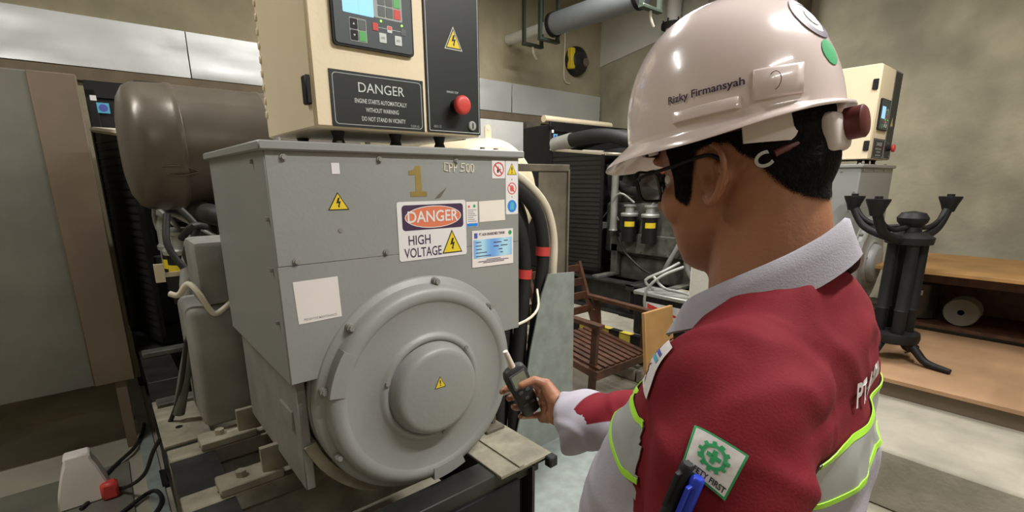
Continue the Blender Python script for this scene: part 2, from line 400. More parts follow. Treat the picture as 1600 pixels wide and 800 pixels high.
# concrete plinth of the far generator with hazard-striped edge, low concrete slab at the right
bm = B(); box(bm, 3.32, 5.3, 1.0, 4.45, 0, 0.25, 0.008)
pls = struct('plinth_1', bm, M['concrete'])
k = 0; y = 1.0
while y < 4.4:
    bm = B(); s = 0.115
    prism(bm, [(y, 0.145), (y+s, 0.145), (y+s, 0.26), (y, 0.26)], (3.32, 0, 0), Y3, Z3, -X3, 0, 0.006)
    prism(bm, [(0, y), (0.07, y), (0.07, y+s), (0, y+s)], (3.314, 0, 0.25), X3, Y3, Z3, 0, 0.006)
    o = obj('hazard_stripe', bm, M['hazard_y'] if k % 2 == 0 else M['black'], pls, smooth=False); k += 1; y += s
bm = B(); x = 3.02
y = 1.0
while y < 3.4:
    bm = B(); box(bm, 3.02, 3.22, y, y+0.36, 0, 0.10, 0.012); obj('kerb_block', bm, M['concrete'], pls); y += 0.37
bm = B(); box(bm, 2.68, XW, -0.6, 0.955, 0, 0.30, 0.012); struct('plinth_2', bm, M['concrete'])
# flat strip and slab joint on the floor at the left
bm = B(); box(bm, -0.02, 0.05, 1.2, 4.9, 0, 0.012, 0.003); struct('trim_4', bm, M['galv'])
bm = B(); box(bm, 1.35, 2.05, 0.9, 2.05, 0, 0.006, 0.002); struct('trim_5', bm, M['galv'])

# ------------------------------------------------------------------ generator on its skid
YF = 1.287
NF = -Y3
def fr(x, z): return V((x, YF, z))
ZR = 0.57                                         # top of the skid rails
def make_skid(label, zb=0.0):
    t = thing('generator_skid', label, 'skid', (0.6, 2.8, 0), 'generator skids')
    for x0, x1 in ((0.06, 0.20), (0.98, 1.13)):
        bm = B()
        for z0, z1, a, b in ((0.26, 0.275, x0, x1), (ZR-0.015, ZR, x0, x1), (0.27, ZR-0.01, (x0+x1)/2-0.006, (x0+x1)/2+0.006)):
            box(bm, a, b, 1.14, 4.75, z0, z1)
        obj('rail', bm, M['dark_steel'], t)
    bm = B(); box(bm, 0.90, 1.135, 1.13, 1.95, ZR, ZR+0.012, 0.002); box(bm, 0.98, 1.0, 1.13, 1.95, ZR+0.01, ZR+0.018)
    obj('top_plate', bm, M['dust_plate'], t)
    bm = B(); box(bm, 1.10, 1.14, 1.10, 1.135, ZR-0.03, ZR+0.012, 0.006); obj('plate_lip', bm, M['rubber'], t)
    bm = B(); box(bm, 0.055, 0.215, 2.1, 2.6, ZR, ZR+0.012, 0.002); h = obj('flange_plate', bm, M['dust_plate'], t)
    for y in (2.25, 2.4):
        bm = B(); cyl(bm, (0.12, y, ZR+0.012), (0.12, y, ZR+0.0135), 0.013, n=14); obj('bolt_hole', bm, M['black'], h)
    for y in (1.16, 1.62, 1.98, 2.9, 3.7, 4.6):
        bm = B(); box(bm, 0.06, 1.10, y, y+0.10, ZR-0.06, ZR+0.004, 0.004); box(bm, 0.06, 1.10, y+0.04, y+0.05, 0.3, ZR-0.05)
        o = obj('cross_member', bm, M['dust_plate'] if y in (1.62, 1.98) else M['dark_steel'], t)
        if y in (1.62, 1.98):
            bm = B(); cyl(bm, (0.17, y+0.05, ZR+0.004), (0.17, y+0.05, ZR+0.0055), 0.012, n=14); obj('bolt_hole', bm, M['black'], o)
    bm = B(); box(bm, 0.2, 1.0, 1.15, 1.165, 0.2, ZR-0.05, 0.003); obj('front_plate', bm, M['black'], t)
    for x in (0.13, 1.055):
        for y in (1.17, 2.9, 4.6):
            bm = B(); box(bm, x-0.065, x+0.065, y, y+0.12, zb, 0.262, 0.003); box(bm, x-0.09, x+0.09, y-0.03, y+0.15, zb, zb+0.02); obj('foot', bm, M['black'], t)
    return t
skid = make_skid('black steel skid frame with dusty plates under the grey generator with danger sign')

BC = V((0.716, 0, 0.924))
def make_alternator(label, signs=True):
    t = thing('generator', label, 'generator', (0.71, 1.65, ZR), 'generators')
    # box: side and back shell with the front plates let in
    bm = B(); box(bm, 0.32, 1.115, YF+0.004, 2.0, 1.025, 1.625, 0.003); hs = obj('terminal_box', bm, M['grey'], t)
    bm = B(); box(bm, 0.322, 1.113, YF, YF+0.006, 1.3422, 1.622, 0.0008); obj('upper_panel', bm, M['grey'], t)
    bm = B(); box(bm, 0.322, 1.113, YF, YF+0.006, 1.027, 1.3412, 0.0008); obj('lower_panel', bm, M['grey'], t)
    bm = B(); box(bm, 0.306, 1.129, 1.272, 2.014, 1.622, 1.645, 0.004); obj('lid', bm, M['grey'], t)
    for x, z in ((0.362, 1.607), (0.61, 1.607), (0.86, 1.607), (0.366, 1.352), (0.612, 1.352)):
        bm = B(); cyl(bm, (x, YF+0.001, z), (x, YF-0.004, z), 0.0085, n=12); cyl(bm, (x, YF-0.003, z), (x, YF-0.009, z), 0.0055, n=6); obj('bolt', bm, M['grey_dusty'], t)
    for y, z in ((1.33, 1.33), (1.33, 1.19), (1.4, 1.6), (1.31, 1.46)):
        bm = B(); cyl(bm, (0.321, y, z), (0.312, y, z), 0.006, n=8); obj('bolt', bm, M['grey_dusty'], t)
    for x, y in ((0.36, 1.31), (0.52, 1.33), (0.6, 1.33), (0.98, 1.31), (1.05, 1.33)):
        bm = B(); cyl(bm, (x, y, 1.644), (x, y, 1.654), 0.008, n=8); obj('bolt', bm, M['grey_dusty'], t)
    bm = B(); cyl(bm, (0.487, YF+0.001, 1.423), (0.487, YF-0.002, 1.423), 0.006, n=10); obj('plug', bm, M['grey_dusty'], t)
    # barrel and rounded end cover
    bm = B(); lathe(bm, [(0.30, 2.06), (0.352, 2.05), (0.352, 1.72), (0.345, 1.71), (0.345, 1.33), (0.30, 1.32)], BC, Y3, 72); obj('barrel', bm, M['grey_dusty'], t)
    pr = [(0.30, 1.33), (0.352, 1.325), (0.355, 1.318), (0.355, 1.287), (0.350, 1.280), (0.334, 1.278), (0.331, 1.274), (0.329, 1.262), (0.324, 1.250), (0.314, 1.241),
          (0.300, 1.237), (0.286, 1.238), (0.280, 1.243), (0.276, 1.245), (0.185, 1.243), (0.178, 1.239), (0.172, 1.233), (0.166, 1.231), (0.158, 1.232), (0.154, 1.238), (0.150, 1.240)]
    pr = [(r*0.97, d) for r, d in pr]; bm = B(); lathe(bm, pr+[(0.001, 1.240)], BC, Y3, 96); obj('end_cover', bm, M['grey'], t, auto=50)
    pr = [(0.150, 1.242), (0.146, 1.228), (0.141, 1.212), (0.136, 1.201), (0.128, 1.194), (0.116, 1.191), (0.001, 1.190)]
    bm = B(); lathe(bm, pr, BC, Y3, 72); obj('bearing_cap', bm, M['grey'], t, auto=60)
    for a in (135, 82, 40, 168, 205):
        c = BC+V((math.cos(R(a))*0.328, 0, math.sin(R(a))*0.328))
        bm = B(); cyl(bm, c+V((0, 1.285, 0)), c+V((0, 1.262, 0)), 0.013, 0.011, n=14); cyl(bm, c+V((0, 1.264, 0)), c+V((0, 1.255, 0)), 0.008, n=6); obj('bolt', bm, M['grey_dusty'], t)
    for a in (40, 160, 280):
        c = BC+V((math.cos(R(a))*0.162, 0, math.sin(R(a))*0.162)); bm = B(); cyl(bm, c+V((0, 1.236, 0)), c+V((0, 1.226, 0)), 0.007, n=8); obj('bolt', bm, M['grey_dusty'], t)
    for a0, a1 in ((146, 170), (268, 290)):                       # raised cover plates on the rim
        bm = B(); n = 8
        out = [(math.cos(R(a0+(a1-a0)*k/n))*0.322, math.sin(R(a0+(a1-a0)*k/n))*0.322) for k in range(n+1)]
        inn = [(math.cos(R(a0+(a1-a0)*k/n))*0.280, math.sin(R(a0+(a1-a0)*k/n))*0.280) for k in range(n, -1, -1)]
        prism(bm, out+inn, BC+V((0, 1.25, 0)), X3, Z3, NF, -0.025, 0.0155); obj('rim_plate', bm, M['grey'], t)
    bm = B(); n = 10                                               # loose lip of the outlet guard, lower left
    out = [(math.cos(R(198+46*k/n))*0.385, math.sin(R(198+46*k/n))*0.385) for k in range(n+1)]
    inn = [(math.cos(R(198+46*k/n))*0.352, math.sin(R(198+46*k/n))*0.352) for k in range(n, -1, -1)]
    prism(bm, out+inn, BC+V((0, 1.36, 0)), X3, Z3, NF, 0, 0.02); obj('outlet_guard', bm, M['dust_plate'], t)
    for sx in (-1, 1):                                             # feet
        for y in (1.62, 1.98):
            x = 0.71+sx*0.36
            bm = B(); box(bm, min(x, x+sx*0.19), max(x, x+sx*0.19), y, y+0.1, ZR+0.005, ZR+0.035, 0.004)
            box(bm, x-0.06, x+0.02 if sx < 0 else x+0.06, y+0.02, y+0.04, ZR+0.03, 0.69)
            cyl(bm, (x+sx*0.12, y+0.05, ZR+0.03), (x+sx*0.12, y+0.05, ZR+0.055), 0.017, n=6); obj('foot', bm, M['dust_plate'], t)
    # side brace from box to barrel, left
    bm = B(); box(bm, 0.345, 0.372, 1.35, 2.0, 0.665, 1.03, 0.003); box(bm, 0.338, 0.348, 1.40, 1.52, 0.84, 0.90, 0.002); obj('side_rib', bm, M['grey_dusty'], t)
    # grey transition to the engine bell
    bm = B(); box(bm, 0.19, 0.42, 2.06, 2.36, 0.62, 1.10, 0.03, seg=3); box(bm, 0.24, 0.40, 2.06, 2.30, 1.10, 1.34, 0.02, seg=2); obj('bell_cover', bm, M['grey_dusty'], t)
    if not signs: return t
    def decal(name, parent, m, pts, lift, th=0.0005, y=0.0):
        bm = B(); prism(bm, pts, (0, YF+y, 0), X3, Z3, NF, lift-0.0001, lift+th); return obj(name, bm, m, parent, smooth=False)
    def letters(name, parent, m, s, size, x, z, lift, y=0.0, rot=0.0, **k):
        bm = B(); u = V((math.cos(rot), 0, math.sin(rot))); v = V((-math.sin(rot), 0, math.cos(rot)))
        text(bm, s, size, (x, YF+y, z), u, v, NF, lift, **k); return obj(name, bm, m, parent, smooth=False)
    def bolt_sign(bm, x, z, s, lift, y=0.0):
        q = [(-0.02, 0.26), (0.12, 0.30), (0.03, 0.02), (0.17, 0.06), (0.05, -0.28), (0.11, -0.24), (0.02, -0.38), (-0.06, -0.22), (0.0, -0.24), (0.02, -0.06), (-0.14, -0.10)]
        prism(bm, [(x+a*s, z+b*s) for a, b in q], (0, YF+y, 0), X3, Z3, NF, lift-0.0001, lift+0.0003)
    def tri(x, z, w, h, k=1.0): return [(x-w/2*k, z-h/3*k), (x+w/2*k, z-h/3*k), (x, z+h*2/3*k)]
    # big danger sign
    s = decal('danger_sign', t, M['sticker_white'], rrect(0.653, 0.891, 1.319, 1.491, 0.008), 0.0005, 0.001); s['label'] = 'white danger high voltage sign'
    decal('header_block', s, M['ink_purple'], rrect(0.668, 0.880, 1.408, 1.481, 0.01), 0.002, 0.0003)
    bm = B(); ringpts(bm, circ(0.774, 1.4445, 0.098, 0.033), circ(0.774, 1.4445, 0.0955, 0.0308), (0, YF, 0), X3, Z3, NF, 0.0024, 0.0028); obj('oval_rim', bm, M['sticker_white'], s, smooth=False)
    decal('oval', s, M['sign_red'], circ(0.774, 1.4445, 0.096, 0.031, 40), 0.0024, 0.0003)
    letters('lettering', s, M['sticker_white'], 'DANGER', 0.047, 0.771, 1.4445, 0.0032, bold=0.0007, sx=0.93)
    letters('lettering', s, M['ink_purple'], 'HIGH', 0.040, 0.722, 1.377, 0.002, bold=0.0003, sx=0.8)
    letters('lettering', s, M['ink_purple'], 'VOLTAGE', 0.040, 0.7335, 1.340, 0.002, bold=0.0003, sx=0.72)
    decal('triangle', s, M['ink'], tri(0.836, 1.353, 0.074, 0.072), 0.002, 0.0002); decal('triangle', s, M['yellow'], tri(0.836, 1.353, 0.074, 0.072, 0.86), 0.0024, 0.0002)
    bm = B(); bolt_sign(bm, 0.836, 1.360, 0.055, 0.0028); obj('lightning_bolt', bm, M['ink'], s, smooth=False)
    # small yellow triangle on the left
    s = decal('warning_triangle', t, M['ink'], tri(0.487, 1.4915, 0.056, 0.046), 0.0005, 0.0006); s['label'] = 'yellow triangle with lightning bolt'
    decal('triangle', s, M['yellow'], tri(0.487, 1.4915, 0.056, 0.046, 0.86), 0.0012, 0.0002)
    bm = B(); bolt_sign(bm, 0.487, 1.497, 0.040, 0.0016); obj('lightning_bolt', bm, M['ink'], s, smooth=False)
    # small white sticker, square paper notice
    s = decal('sticker', t, M['sticker_white'], rrect(0.477, 0.498, 1.568, 1.596, 0.001), 0.0005); s['label'] = 'tiny white square sticker'
    s = decal('paper_notice', t, M['paper'], [(0.356, 1.187), (0.470, 1.189), (0.4675, 1.301), (0.352, 1.300)], 0.0005); s['label'] = 'square white paper notice'
    letters('lettering', s, M['dim_print'], 'PREVENTIVE MAINTENANCE', 0.0085, 0.413, 1.197, 0.0013, bold=0.0001, sx=0.8)
    # painted number, chalk lettering, scratch
    bm = B(); q = [(0.700, 1.505), (0.754, 1.505), (0.754, 1.519), (0.738, 1.519), (0.736, 1.592), (0.722, 1.592), (0.712, 1.580), (0.697, 1.578), (0.697, 1.566), (0.718, 1.567), (0.718, 1.519), (0.700, 1.519)]
    prism(bm, q, (0, YF, 0), X3, Z3, NF, 0.0002, 0.0008); o = obj('painted_number', bm, M['gold'], t, smooth=False); o['label'] = 'ochre painted figure one'
    bm = B()
    st = [[(0.016, 0.024), (0.004, 0.026), (0.002, 0.004), (0.014, 0.002)], [(0.020, 0.0), (0.020, 0.025), (0.031, 0.022), (0.030, 0.013), (0.020, 0.011)], [(0.037, 0.0), (0.037, 0.026), (0.047, 0.022), (0.046, 0.013), (0.037, 0.012)],
          [(0.078, 0.026), (0.064, 0.025), (0.063, 0.015), (0.073, 0.014), (0.074, 0.004), (0.060, 0.002)], [(0.084, 0.004), (0.083, 0.022), (0.090, 0.025), (0.094, 0.018), (0.093, 0.004), (0.087, 0.001), (0.084, 0.005)], [(0.101, 0.004), (0.100, 0.023), (0.106, 0.026), (0.111, 0.019), (0.110, 0.004), (0.104, 0.001), (0.101, 0.005)]]
    for l in st: tube(bm, [(0.815+a, YF-0.001, 1.576+b-a*0.02) for a, b in l], 0.0018, 6)
    o = obj('chalk_lettering', bm, M['chalk'], t); o['label'] = 'hand-painted letters CPP 500'
    bm = B(); prism(bm, [(0.780, 1.496), (0.800, 1.500), (0.812, 1.514), (0.824, 1.530), (0.806, 1.518), (0.792, 1.508)], (0, YF, 0), X3, Z3, NF, 0.0002, 0.0005); obj('paint_scratch', bm, M['rust_steel'], t, smooth=False)
    # no naked flame square and the long strip
    s = decal('fire_sign', t, M['sticker_white'], rrect(0.999, 1.0535, 1.556, 1.613, 0.003), 0.0005); s['label'] = 'white sticker with red no-flame ring'
    def noring(parent, cx, cz, r, m, pict):
        bm = B(); ringpts(bm, circ(cx, cz, r), circ(cx, cz, r*0.84), (0, YF, 0), X3, Z3, NF, 0.001, 0.0015)
        d = r*0.9*0.707; w = r*0.07
        prism(bm, [(cx-d-w, cz+d-w), (cx-d+w, cz+d+w), (cx+d+w, cz-d+w), (cx+d-w, cz-d-w)], (0, YF, 0), X3, Z3, NF, 0.001, 0.0016); obj('ban_ring', bm, m, parent, smooth=False)
        bm = B(); prism(bm, [(cx+a*r, cz+b*r) for a, b in pict], (0, YF, 0), X3, Z3, NF, 0.0008, 0.0012); obj('pictogram', bm, M['ink'] if m is M['red'] else M['pink_red'], parent, smooth=False)
    noring(s, 1.026, 1.585, 0.0225, M['red'], [(-0.25, -0.5), (0.0, -0.5), (0.05, -0.1), (0.3, -0.2), (0.5, 0.1), (0.25, 0.0), (0.05, 0.15), (0.0, 0.45), (-0.2, 0.1), (-0.3, -0.2)])
    s = decal('sign_strip', t, M['sticker_white'], rrect(1.056, 1.1095, 1.437, 1.613, 0.003), 0.0005); s['label'] = 'tall white strip of three safety signs'
    decal('triangle', s, M['ink'], tri(1.083, 1.580, 0.042, 0.038), 0.001, 0.0002); decal('triangle', s, M['yellow'], tri(1.083, 1.580, 0.042, 0.038, 0.86), 0.0014, 0.0002)
    letters('lettering', s, M['ink'], '!', 0.030, 1.083, 1.5815, 0.0018, bold=0.0006)
    noring(s, 1.083, 1.523, 0.0195, M['pink_red'], [(-0.35, -0.5), (0.3, -0.5), (0.5, 0.1), (0.35, 0.15), (0.25, 0.5), (0.1, 0.5), (-0.05, 0.55), (-0.2, 0.5), (-0.35, 0.4), (-0.45, -0.1)])
    decal('blue_disc', s, M['blue'], circ(1.083, 1.464, 0.020, 0.0205), 0.001, 0.0003)
    bm = B(); prism(bm, [(1.074, 1.452), (1.092, 1.452), (1.092, 1.470), (1.088, 1.478), (1.078, 1.478), (1.074, 1.470)], (0, YF, 0), X3, Z3, NF, 0.0012, 0.0016); obj('pictogram', bm, M['cyan'], s, smooth=False)
    for z in (1.552, 1.495): decal('dot', s, M['ink'], circ(1.083, z, 0.002), 0.001, 0.0002)
    # small certificate, blank card, blue certificate
    s = decal('small_certificate', t, M['paper'], rrect(0.894, 0.938, 1.405, 1.484), 0.0004); s['label'] = 'small printed label with blue foot'
    decal('blue_foot', s, M['blue'], rrect(0.895, 0.937, 1.406, 1.416), 0.001, 0.0002)
    decal('emblem', s, M['patch_green'], circ(0.925, 1.470, 0.005), 0.001, 0.0002); decal('emblem', s, M['pink_red'], circ(0.904, 1.469, 0.004), 0.001, 0.0002)
    bm = B()
    for k in range(7): prism(bm, rrect(0.899, 0.933-(k % 3)*0.006, 1.421+k*0.006, 1.4235+k*0.006), (0, YF, 0), X3, Z3, NF, 0.001, 0.0012)
    o = obj('small_print', bm, M['dim_print'], s, smooth=False); o['kind'] = 'stuff'
    s = decal('blank_card', t, M['paper_cream'], [(0.945, 1.418), (1.052, 1.419), (1.050, 1.487), (0.944, 1.484)], 0.0004); s['label'] = 'blank cream card'
    s = decal('certificate', t, M['paper'], [(0.911, 1.271), (1.086, 1.268), (1.086, 1.389), (0.913, 1.391)], 0.0005, 0.0015); s['label'] = 'white and blue inspection certificate'
    decal('blue_field', s, M['cert'], rrect(0.918, 1.080, 1.300, 1.361), 0.0022, 0.0003)
    letters('lettering', s, M['ink_purple'], 'PT. ALFA SINARES MEX TEHNIK', 0.0125, 0.995, 1.377, 0.0024, bold=0.0003, sx=0.62)
    decal('emblem', s, M['logo_blue'], rrect(0.921, 0.934, 1.366, 1.383), 0.0022, 0.0002); decal('emblem', s, M['patch_green'], circ(1.072, 1.376, 0.0075), 0.0022, 0.0002)
    bm = B()
    for k, (a, w) in enumerate(((0.926, 0.022), (0.926, 0.024), (0.926, 0.024), (0.926, 0.046), (0.926, 0.062))): prism(bm, rrect(a, a+w, 1.351-k*0.0115, 1.3535-k*0.0115), (0, YF, 0), X3, Z3, NF, 0.0026, 0.0028)
    for a, w, z in ((1.0, 0.034, 1.346), (1.044, 0.018, 1.349), (1.0, 0.022, 1.333), (1.03, 0.03, 1.334), (1.022, 0.016, 1.322), (1.028, 0.012, 1.311)): prism(bm, rrect(a, a+w, z, z+0.003), (0, YF, 0), X3, Z3, NF, 0.0026, 0.0028)
    for a, w, z in ((0.97, 0.06, 1.292), (0.935, 0.13, 1.287), (0.955, 0.09, 1.282)): prism(bm, rrect(a, a+w, z, z+0.002), (0, YF, 0), X3, Z3, NF, 0.0026, 0.0028)
    o = obj('small_print', bm, M['ink_purple'], s, smooth=False); o['kind'] = 'stuff'
    # triangle on the bearing cap
    yc = 1.190-YF
    s = decal('warning_triangle', t, M['ink'], tri(0.714, 0.951, 0.039, 0.036), 0.0006, 0.0004, y=yc); s['label'] = 'yellow triangle with exclamation mark'
    decal('triangle', s, M['yellow'], tri(0.714, 0.951, 0.039, 0.036, 0.86), 0.0011, 0.0002, y=yc)
    letters('lettering', s, M['ink'], '!', 0.026, 0.714, 0.953, 0.0016, y=yc, bold=0.0006)
    return t
gen = make_alternator('grey generator with danger high voltage sign and large round end cover')

def make_cabinet(label, detail=True):
    t = thing('control_cabinet', label, 'cabinet', (0.7, 1.5, 1.645), 'control cabinets')
    x0, x1, y0, y1, z0, z1 = 0.447, 0.957, 1.292, 1.715, 1.682, 2.30
    YC = y0
    bm = B(); box(bm, x0, x1, y0, y1, z0, z1, 0.004); obj('body', bm, M['cream'], t)
    bm = B(); box(bm, x0+0.004, 0.765, y0-0.006, y0+0.002, z0+0.003, z1-0.005, 0.003); d = obj('door', bm, M['cream'], t)
    for z in (1.77, 2.17):
        bm = B(); box(bm, x0-0.012, x0+0.006, y0+0.004, y0+0.036, z-0.034, z+0.034, 0.003); obj('hinge', bm, M['black'], t)
    bm = B()
    for k in range(14):
        z = 1.74+k*0.039; box(bm, x0-0.004, x0+0.002, y1-0.02, y1-0.004, z, z+0.022, 0.003)
    o = obj('gasket_teeth', bm, M['cream'], t); o['kind'] = 'stuff'
    for x, y in ((0.53, 1.36), (0.70, 1.36), (0.85, 1.36), (0.53, 1.65), (0.85, 1.65)):
        bm = B(); tube(bm, [(x, y, 1.645), (x, y, 1.653), (x, y, 1.662), (x, y, 1.672), (x, y, 1.6825)], [0.019, 0.017, 0.0135, 0.016, 0.019], 14); obj('rubber_mount', bm, M['rubber'], t)
    yd = y0-0.006
    def pp(name, m, pts, parent, lift, th, y=yd):
        bm = B(); prism(bm, pts, (0, y, 0), X3, Z3, NF, lift-0.0003, lift+th); return obj(name, bm, m, parent, smooth=False)
    def lt(m, s, size, x, z, parent, lift, y=yd, **k):
        bm = B(); text(bm, s, size, (x, y, z), X3, Z3, NF, lift, **k); return obj('lettering', bm, m, parent, smooth=False)
    # control module
    mod = pp('control_module', M['black'], rrect(0.506, 0.7275, 1.878, 2.085, 0.010), t, 0.0, 0.010); mod['label'] = 'grey digital controller with lit screen'
    ym = yd-0.010
    pp('fascia', M['bezel'], rrect(0.511, 0.7225, 1.883, 2.080, 0.008), mod, 0.0, 0.002, ym)
    yf = ym-0.002
    pp('screen', M['screen'], rrect(0.534, 0.615, 1.955, 2.035, 0.003), mod, 0.0, 0.0008, yf)
    pp('screen_line', M['screen_mark'], rrect(0.562, 0.574, 1.990, 1.994), mod, 0.001, 0.0003, yf); pp('screen_line', M['screen_mark'], rrect(0.5755, 0.576, 1.957, 1.992), mod, 0.001, 0.0003, yf)
    pp('key_field', M['key_light'], rrect(0.615, 0.695, 1.957, 2.02, 0.004), mod, 0.0, 0.0006, yf)
    for x, z, m in ((0.637, 2.001, 'key_grey'), (0.659, 2.001, 'key_grey'), (0.681, 2.001, 'green'), (0.637, 1.974, 'key_grey'), (0.659, 1.974, 'key_grey'), (0.681, 1.974, 'red')):
        o = pp('key', M[m], rrect(x-0.0095, x+0.0095, z-0.0115, z+0.0115, 0.002), mod, 0.0006, 0.001, yf)
    pp('key_field', M['key_light'], rrect(0.548, 0.593, 1.892, 1.946, 0.003), mod, 0.0, 0.0006, yf)
    for x, z, m in ((0.5595, 1.932, 'black'), (0.5815, 1.932, 'key_grey'), (0.5595, 1.906, 'black'), (0.5815, 1.906, 'green')):
        pp('key', M[m], rrect(x-0.0095, x+0.0095, z-0.0115, z+0.0115, 0.002), mod, 0.0006, 0.001, yf)
    for x, z, a in ((0.5595, 1.932, 1), (0.5595, 1.906, -1)):
        pp('key_arrow', M['print_white'], [(x-0.003, z-0.002*a), (x+0.003, z-0.002*a), (x, z+0.003*a)], mod, 0.0016, 0.0003, yf)
    pp('indicator', M['red'], rrect(0.610, 0.625, 1.926, 1.944, 0.002), mod, 0.0, 0.0012, yf); pp('indicator', M['print_white'], rrect(0.650, 0.664, 1.927, 1.943, 0.002), mod, 0.0, 0.0008, yf)
    pp('indicator', M['pink_red'], rrect(0.6515, 0.6625, 1.934, 1.942), mod, 0.0008, 0.0004, yf); pp('indicator', M['key_grey'], rrect(0.690, 0.704, 1.927, 1.943, 0.002), mod, 0.0, 0.0008, yf)
    pp('wire_line', M['print_white'], rrect(0.625, 0.650, 1.9345, 1.9355), mod, 0.0, 0.0006, yf); pp('wire_line', M['print_white'], rrect(0.664, 0.690, 1.9345, 1.9355), mod, 0.0, 0.0006, yf)
    for x, z in ((0.634, 1.951), (0.693, 1.950)): pp('led', M['led'], circ(x, z, 0.0028, n=12), mod, 0.0, 0.0012, yf)
    for x in (0.6365, 0.6805): 
        pp('key', M['print_white'], rrect(x-0.010, x+0.010, 1.900, 1.923, 0.002), mod, 0.0, 0.0012, yf); lt(M['key_grey'], 'I/O', 0.008, x, 1.911, mod, 0.0016, yf)
    lt(M['print_white'], 'ComAp', 0.013, 0.668, 2.024, mod, 0.0004, yf, sx=0.9)
    # engraved plate
    pl = pp('warning_plate', M['black_panel'], rrect(0.490, 0.755, 1.686, 1.822), t, 0.0, 0.0025); pl['label'] = 'black engraved danger plate'
    yp = yd-0.0025
    bm = B(); ringpts(bm, rrect(0.4965, 0.7485, 1.692, 1.816, 0.010), rrect(0.4985, 0.7465, 1.694, 1.814, 0.009), (0, yp, 0), X3, Z3, NF, -0.0002, 0.0005); obj('border_line', bm, M['dim_print'], pl, smooth=False)
    lt(M['print_white'], 'DANGER', 0.034, 0.628, 1.785, pl, 0.0005, yp, sx=0.97)
    lt(M['print_white'], 'ENGINE STARTS AUTOMATICALLY', 0.0155, 0.626, 1.7525, pl, 0.0005, yp, sx=0.62, bold=0.0001)
    lt(M['print_white'], 'WITHOUT WARNING', 0.0155, 0.628, 1.7315, pl, 0.0005, yp, sx=0.62, bold=0.0001)
    lt(M['print_white'], 'DO NOT STAND IN VICINITY', 0.0155, 0.631, 1.709, pl, 0.0005, yp, sx=0.62, bold=0.0001)
    lt(M['dim_print'], 'DS09-10', 0.0095, 0.724, 1.699, pl, 0.0005, yp, sx=0.8)
    # black side panel with emergency button
    bp = pp('switch_panel', M['black_panel'], rrect(0.7685, 0.9555, 1.688, 2.295), t, -0.006, 0.006); bp['label'] = 'tall black switch panel'
    bm = B(); ringpts(bm, rrect(0.7725, 0.9515, 1.692, 2.291, 0.003), rrect(0.7740, 0.9500, 1.6935, 2.2895, 0.002), (0, yd, 0), X3, Z3, NF, -0.0002, 0.0006); obj('border_line', bm, M['print_white'], bp, smooth=False)
    def tri(x, z, w, h, k=1.0): return [(x-w/2*k, z-h/3*k), (x+w/2*k, z-h/3*k), (x, z+h*2/3*k)]
    w = pp('warning_triangle', M['print_white'], tri(0.8635, 1.940, 0.062, 0.062), bp, 0.0, 0.0004); w['label'] = 'yellow lightning triangle on black'
    pp('triangle', M['ink'], tri(0.8635, 1.940, 0.062, 0.062, 0.88), bp, 0.0006, 0.0002); pp('triangle', M['yellow'], tri(0.8635, 1.940, 0.062, 0.062, 0.74), bp, 0.0010, 0.0002)
    q = [(-0.02, 0.26), (0.12, 0.30), (0.03, 0.02), (0.17, 0.06), (0.05, -0.28), (0.11, -0.24), (0.02, -0.38), (-0.06, -0.22), (0.0, -0.24), (0.02, -0.06), (-0.14, -0.10)]
    pp('lightning_bolt', M['ink'], [(0.8635+a*0.046, 1.946+b*0.046) for a, b in q], bp, 0.0014, 0.0002)
    bm = B(); cyl(bm, (0.866, yd, 1.765), (0.866, yd-0.012, 1.765), 0.020, n=28); cyl(bm, (0.866, yd-0.010, 1.765), (0.866, yd-0.026, 1.765), 0.013, n=20); obj('button_collar', bm, M['black'], bp)
    bm = B(); lathe(bm, [(0.012, -0.020), (0.023, -0.024), (0.0265, -0.028), (0.0268, -0.038), (0.024, -0.043), (0.016, -0.045), (0.001, -0.0455)], (0.866, yd, 1.765), Y3, 32); o = obj('emergency_button', bm, M['red'], bp, auto=60); o['label'] = 'red mushroom button'
    lt(M['print_white'], 'EMERGENCY STOP', 0.008, 0.855, 1.803, bp, 0.0005, sx=0.6)
    lt(M['dim_print'], 'BK01-12', 0.010, 0.800, 1.704, bp, 0.0005, sx=0.7)
    bm = B(); lathe(bm, [(0.014, 0.0), (0.014, -0.004), (0.012, -0.006), (0.001, -0.0065)], (0.9225, yd, 1.713), Y3, 24); k = obj('key_lock', bm, M['pipe_silver'], bp)
    bm = B(); box(bm, 0.9205, 0.9245, yd-0.0072, yd-0.006, 1.705, 1.721); obj('key_slot', bm, M['ink'], bp)
    return t
cab = make_cabinet('cream control cabinet with lit controller and red emergency button above danger sign')

